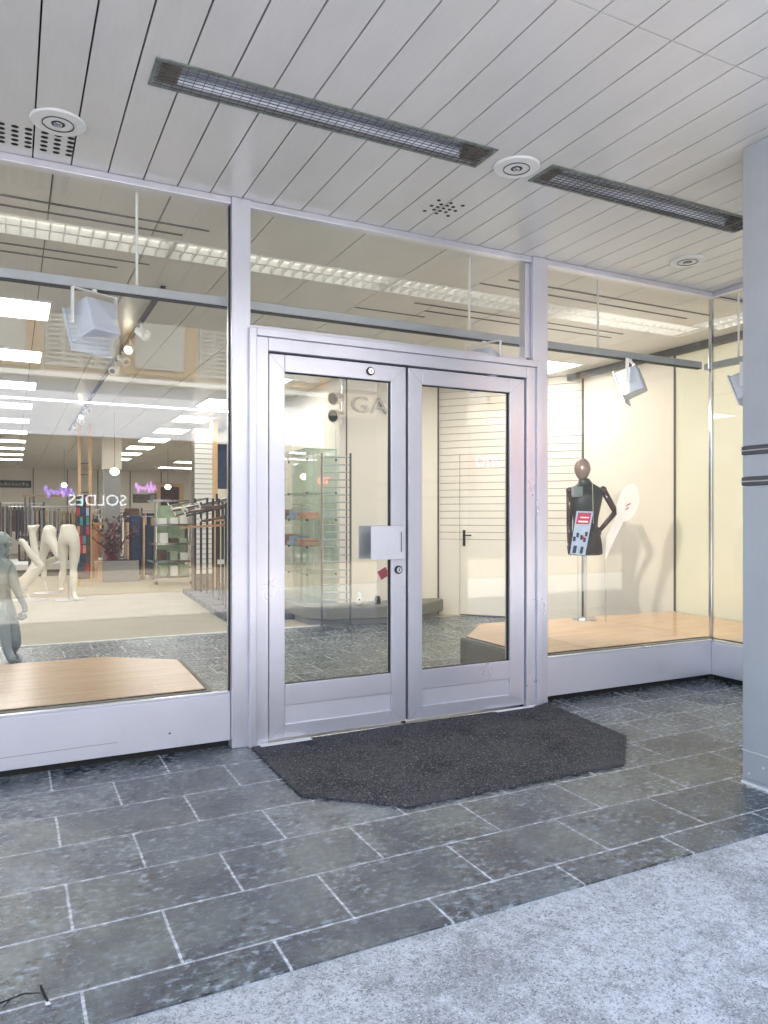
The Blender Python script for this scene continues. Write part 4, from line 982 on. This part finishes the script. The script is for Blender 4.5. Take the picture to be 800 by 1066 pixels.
# navy jackets on a wooden frame
nj = thing('jacket_stand', 'wooden frame stand with navy jackets on it', 'stand', tuple(ray(146, 606, 15)))
a, b = ray(132, 606, 16.1), ray(160, 606, 16.3)
for f in (0, .58, 1):
    q = a.lerp(b, f); MB().box(q.x - .018, q.x + .018, q.y - .25, q.y + .25, .004, 1.36 if f else 1.25).build('panel', M['wood'], nj)
dv = (b - a).normalized(); dv.z = 0
for f0, f1, z0, z1, mt, off in ((.06, .53, .1, 1.40, M['navy'], -.12), (.63, .96, .1, 1.2, M['navy'], -.12), (-.05, .5, 1.05, 1.56, M['brown'], .1), (.1, .45, .4, 1.3, M['navy'], -.2)):
    p, q = a.lerp(b, f0), a.lerp(b, f1)
    g = MB().bar((p.x, p.y + off, (z0 + z1) / 2), (q.x, q.y + off, (z0 + z1) / 2), .10, z1 - z0).build('jacket', mt, nj, .035)
MB().bar((a.x, a.y, 1.38), (b.x, b.y, 1.38), .02, .02).build('rail', M['steel'], nj)
# chrome shelving
cs = thing('chrome_shelving', 'chrome gondola with four glass shelves and castors', 'shelving', (2.95, 11.2, 0))
for x, y in ((2.6, 11.0), (3.25, 10.8), (2.7, 11.5), (3.3, 11.3)): MB().tube((x, y, .06), (x, y, 1.72), .016).build('post', M['chrome'], cs)
for z in (.16, .47, .82, 1.20, 1.68):
    s_ = MB().box(2.52, 3.34, 10.78, 11.5, z, z + .018).build('shelf', M['cabglass'], cs)
    mb = MB(); mb.box(2.50, 3.36, 10.755, 10.778, z - .012, z + .03); mb.box(2.50, 2.518, 10.78, 11.5, z - .012, z + .03); mb.build('shelf_edge', M['chrome'], s_)
for x, y in ((2.6, 11.0), (3.25, 10.8)): MB().ball((x, y, .04), .036, seg=10).build('castor', M['black'], cs)
MB().box(2.6, 3.2, 11.2, 11.22, .2, 1.6).build('back_panel', M['green'], cs)
random.seed(5)
for z in (.178, .488, .838, 1.218):
    for i in range(3):
        x = 2.62 + i * .2 + random.uniform(0, .03); hh = random.uniform(.09, .24); mt = random.choice([('sage', M['green']), ('white', M['white']), ('sand', M['sand']), ('brown', M['brown'])])
        sb = MB().box(x, x + .15, 10.86, 11.06, z + .001, z + hh); bx = sb.build('shoe_box', mt[1], bevel=.004)
        tag(bx, f'{mt[0]} box, {ORD[i]} from the left on the {["lowest", "second lowest", "third lowest", "top"][[.178, .488, .838, 1.218].index(z)]} chrome shelf', 'box', 'boxes on the chrome shelves')
        
# pictures, sign on the back wall, wooden doorway
def picture(px, py, w_, h_, label, mat):
    c = ray(px, py, 1); d = c - Vector((0, CAM_Y, CAM_H)); k = (26.49 - CAM_Y) / d.y; c = Vector((0, CAM_Y, CAM_H)) + d * k
    p = thing('wall_picture', label, 'picture', (c.x, 26.48, c.z), 'pictures on the back wall')
    MB().box(c.x - w_ / 2, c.x + w_ / 2, 26.46, 26.495, c.z - h_ / 2, c.z + h_ / 2).build('frame', M['dgrey'], p)
    MB().box(c.x - w_ / 2 + .04, c.x + w_ / 2 - .04, 26.452, 26.4595, c.z - h_ / 2 + .04, c.z + h_ / 2 - .04).build('print', mat, p)
picture(147, 519, .62, .34, 'dark framed print left of the pair on the back wall', M['taupe'])
picture(162, 518, .5, .32, 'dark framed print right of the pair on the back wall', M['grey'])
c = Vector((.35, 26.45, 2.62)); sg = thing('fascia_sign', 'black sign board with pale lettering high on the back wall', 'sign', tuple(c))
MB().box(-.6, .66, 26.44, 26.49, 2.47, 2.74).build('board', M['black'], sg)
mb = MB(); random.seed(2); x = -.45
while x < .5: wd = random.uniform(.05, .1); mb.box(x, x + wd, 26.43, 26.4395, 2.55, 2.55 + random.uniform(.07, .12)); x += wd + .035
mb.build('lettering', M['sand'], sg)
mb = MB()
for x in (.72, 1.9, 3.0, 4.2, 5.4): mb.box(x, x + .03, 26.47, 26.5, 0, IZ)
tag(mb.build('wall_joint_strip', M['taupe']), 'thin joints between the back wall panels', None, None, 'structure')
wd = thing('wooden_doorway', 'pale wooden doorway frame deep at the right of the shop', 'doorway', (5.6, 25, 0))
for x in (5.2, 6.1): MB().box(x, x + .16, 26.3, 26.49, .004, 2.6).build('post', M['woodv'], wd)
MB().box(5.2, 6.26, 26.3, 26.49, 2.602, 2.75).build('lintel', M['woodv'], wd)
MB().box(5.362, 6.098, 26.44, 26.49, .004, 2.6).build('opening', M['brown'], wd)

# slatted column and rod display rack right of the left window
sc = thing('slat_column', 'white slatted display column with wooden edge behind the rods', 'column', (3.4, 10.1, 0))
c = ray(212, 600, 13.9)
MB().box(c.x - .16, c.x + .16, c.y, c.y + .3, .004, 3.0).build('core', M['taupe'], sc)
mb = MB(); z = .3
while z < 2.95: mb.box(c.x - .165, c.x + .165, c.y - .022, c.y - .001, z, z + .082); z += .094
mb.build('slat_panel', M['white'], sc)
MB().box(c.x + .17, c.x + .26, c.y - .03, c.y + .2, .004, IZ - .002).build('edge', M['woodv'], sc)
MB().box(c.x + .262, c.x + .62, c.y, c.y + .1, 1.9, 2.75).build('poster', M['navy'], sc)
rk = thing('rod_rack', 'dark slatted base carrying tall black rods and hanger arms', 'rack', (3.0, 7, 0))
mb = MB(); y = 9.05
e0, e1 = Vector((2.72, 9.05)), Vector((2.46, 4.95))
n = 9
for i in range(n):
    p, q = e0.lerp(e1, i / n), e0.lerp(e1, (i + .9) / n); mb.prism([(p.x, p.y), (q.x, q.y), (3.55, q.y), (3.55, p.y)], .004, .085)
mb.build('base', M['dgrey'], rk, .008)
MB().prism([(2.80, 8.95), (2.56, 5.05), (3.5, 5.05), (3.5, 8.95)], .004, .07).build('tray', M['grey'], rk)
rods = [(203.5, 8.7), (209.5, 8.35), (216, 8.0), (222, 7.4), (228, 7.0), (232, 6.4), (235.5, 5.9), (226, 8.6)]
for px, y in rods:
    u = (px - 400) / 770; t = (y - CAM_Y) / (CS - u * SN); x = t * (SN + u * CS)
    tp = 1.35 + (539 - random.choice((514, 519, 523))) / 770 * t
    MB().tube((x, y, .085), (x, y, tp), .02, seg=8).build('rod', M['black'], rk)
    for kk_ in range(2):
        zt = tp - .05 - .07 * kk_ - random.uniform(0, .05); ex = random.uniform(.30, .5)
        a_ = Vector((x - ex, y - random.uniform(-.15, .25), zt - random.uniform(.02, .14))); b_ = Vector((x + .30, y + random.uniform(0, .35), zt + random.uniform(.0, .1)))
        MB().tube(a_, b_, .015, seg=8).build('hanger_arm', random.choice([M['grey'], M['brown'], M['black'], M['dgrey'], M['bone']]), rk)
        MB().tube(a_, a_ + Vector((-.03, 0, .06)), .011, seg=6).build('hook', M['bone'], rk)
MB().bar(ray(190, 549.5, 12.6), ray(240, 546, 10.6), .09, .03).build('plank', M['orange'], rk)
MB().bar(ray(229, 542, 11), ray(243, 540, 10.2), .10, .03).build('plank', M['wood'], rk)
q = ray(233, 585, 10.6); MB().box(q.x - .09, q.x + .09, q.y - .01, q.y, q.z - .03, q.z + .035).build('price_tag', M['white'], rk)
for i, (px, py, t, mt, lab) in enumerate(((224, 560, 11.6, 'sage', 'green'), (229, 600, 11.2, 'white', 'white'))): pass
# small debris on the slate at the front left
tw = thing('dry_twig', 'small dry twig with a pale scrap lying on the slate', 'twig', (.02, -2.0, 0))
mb = MB(); mb.tube((-.04, -2.0, .006), (.03, -1.985, .008), .0028, .0022, 6); mb.tube((.03, -1.985, .008), (.075, -2.0, .007), .0022, .0015, 6); mb.tube((.0, -1.99, .007), (-.02, -2.02, .006), .002, .0015, 6)
mb.tube((.075, -1.965, .007), (.09, -2.045, .006), .004, .003, 6)
mb.build('stick', M['black'], tw)
MB().prism([(.083, -2.047), (.094, -2.05), (.097, -2.058), (.085, -2.058)], .001, .006).build('scrap', M['white'], tw)
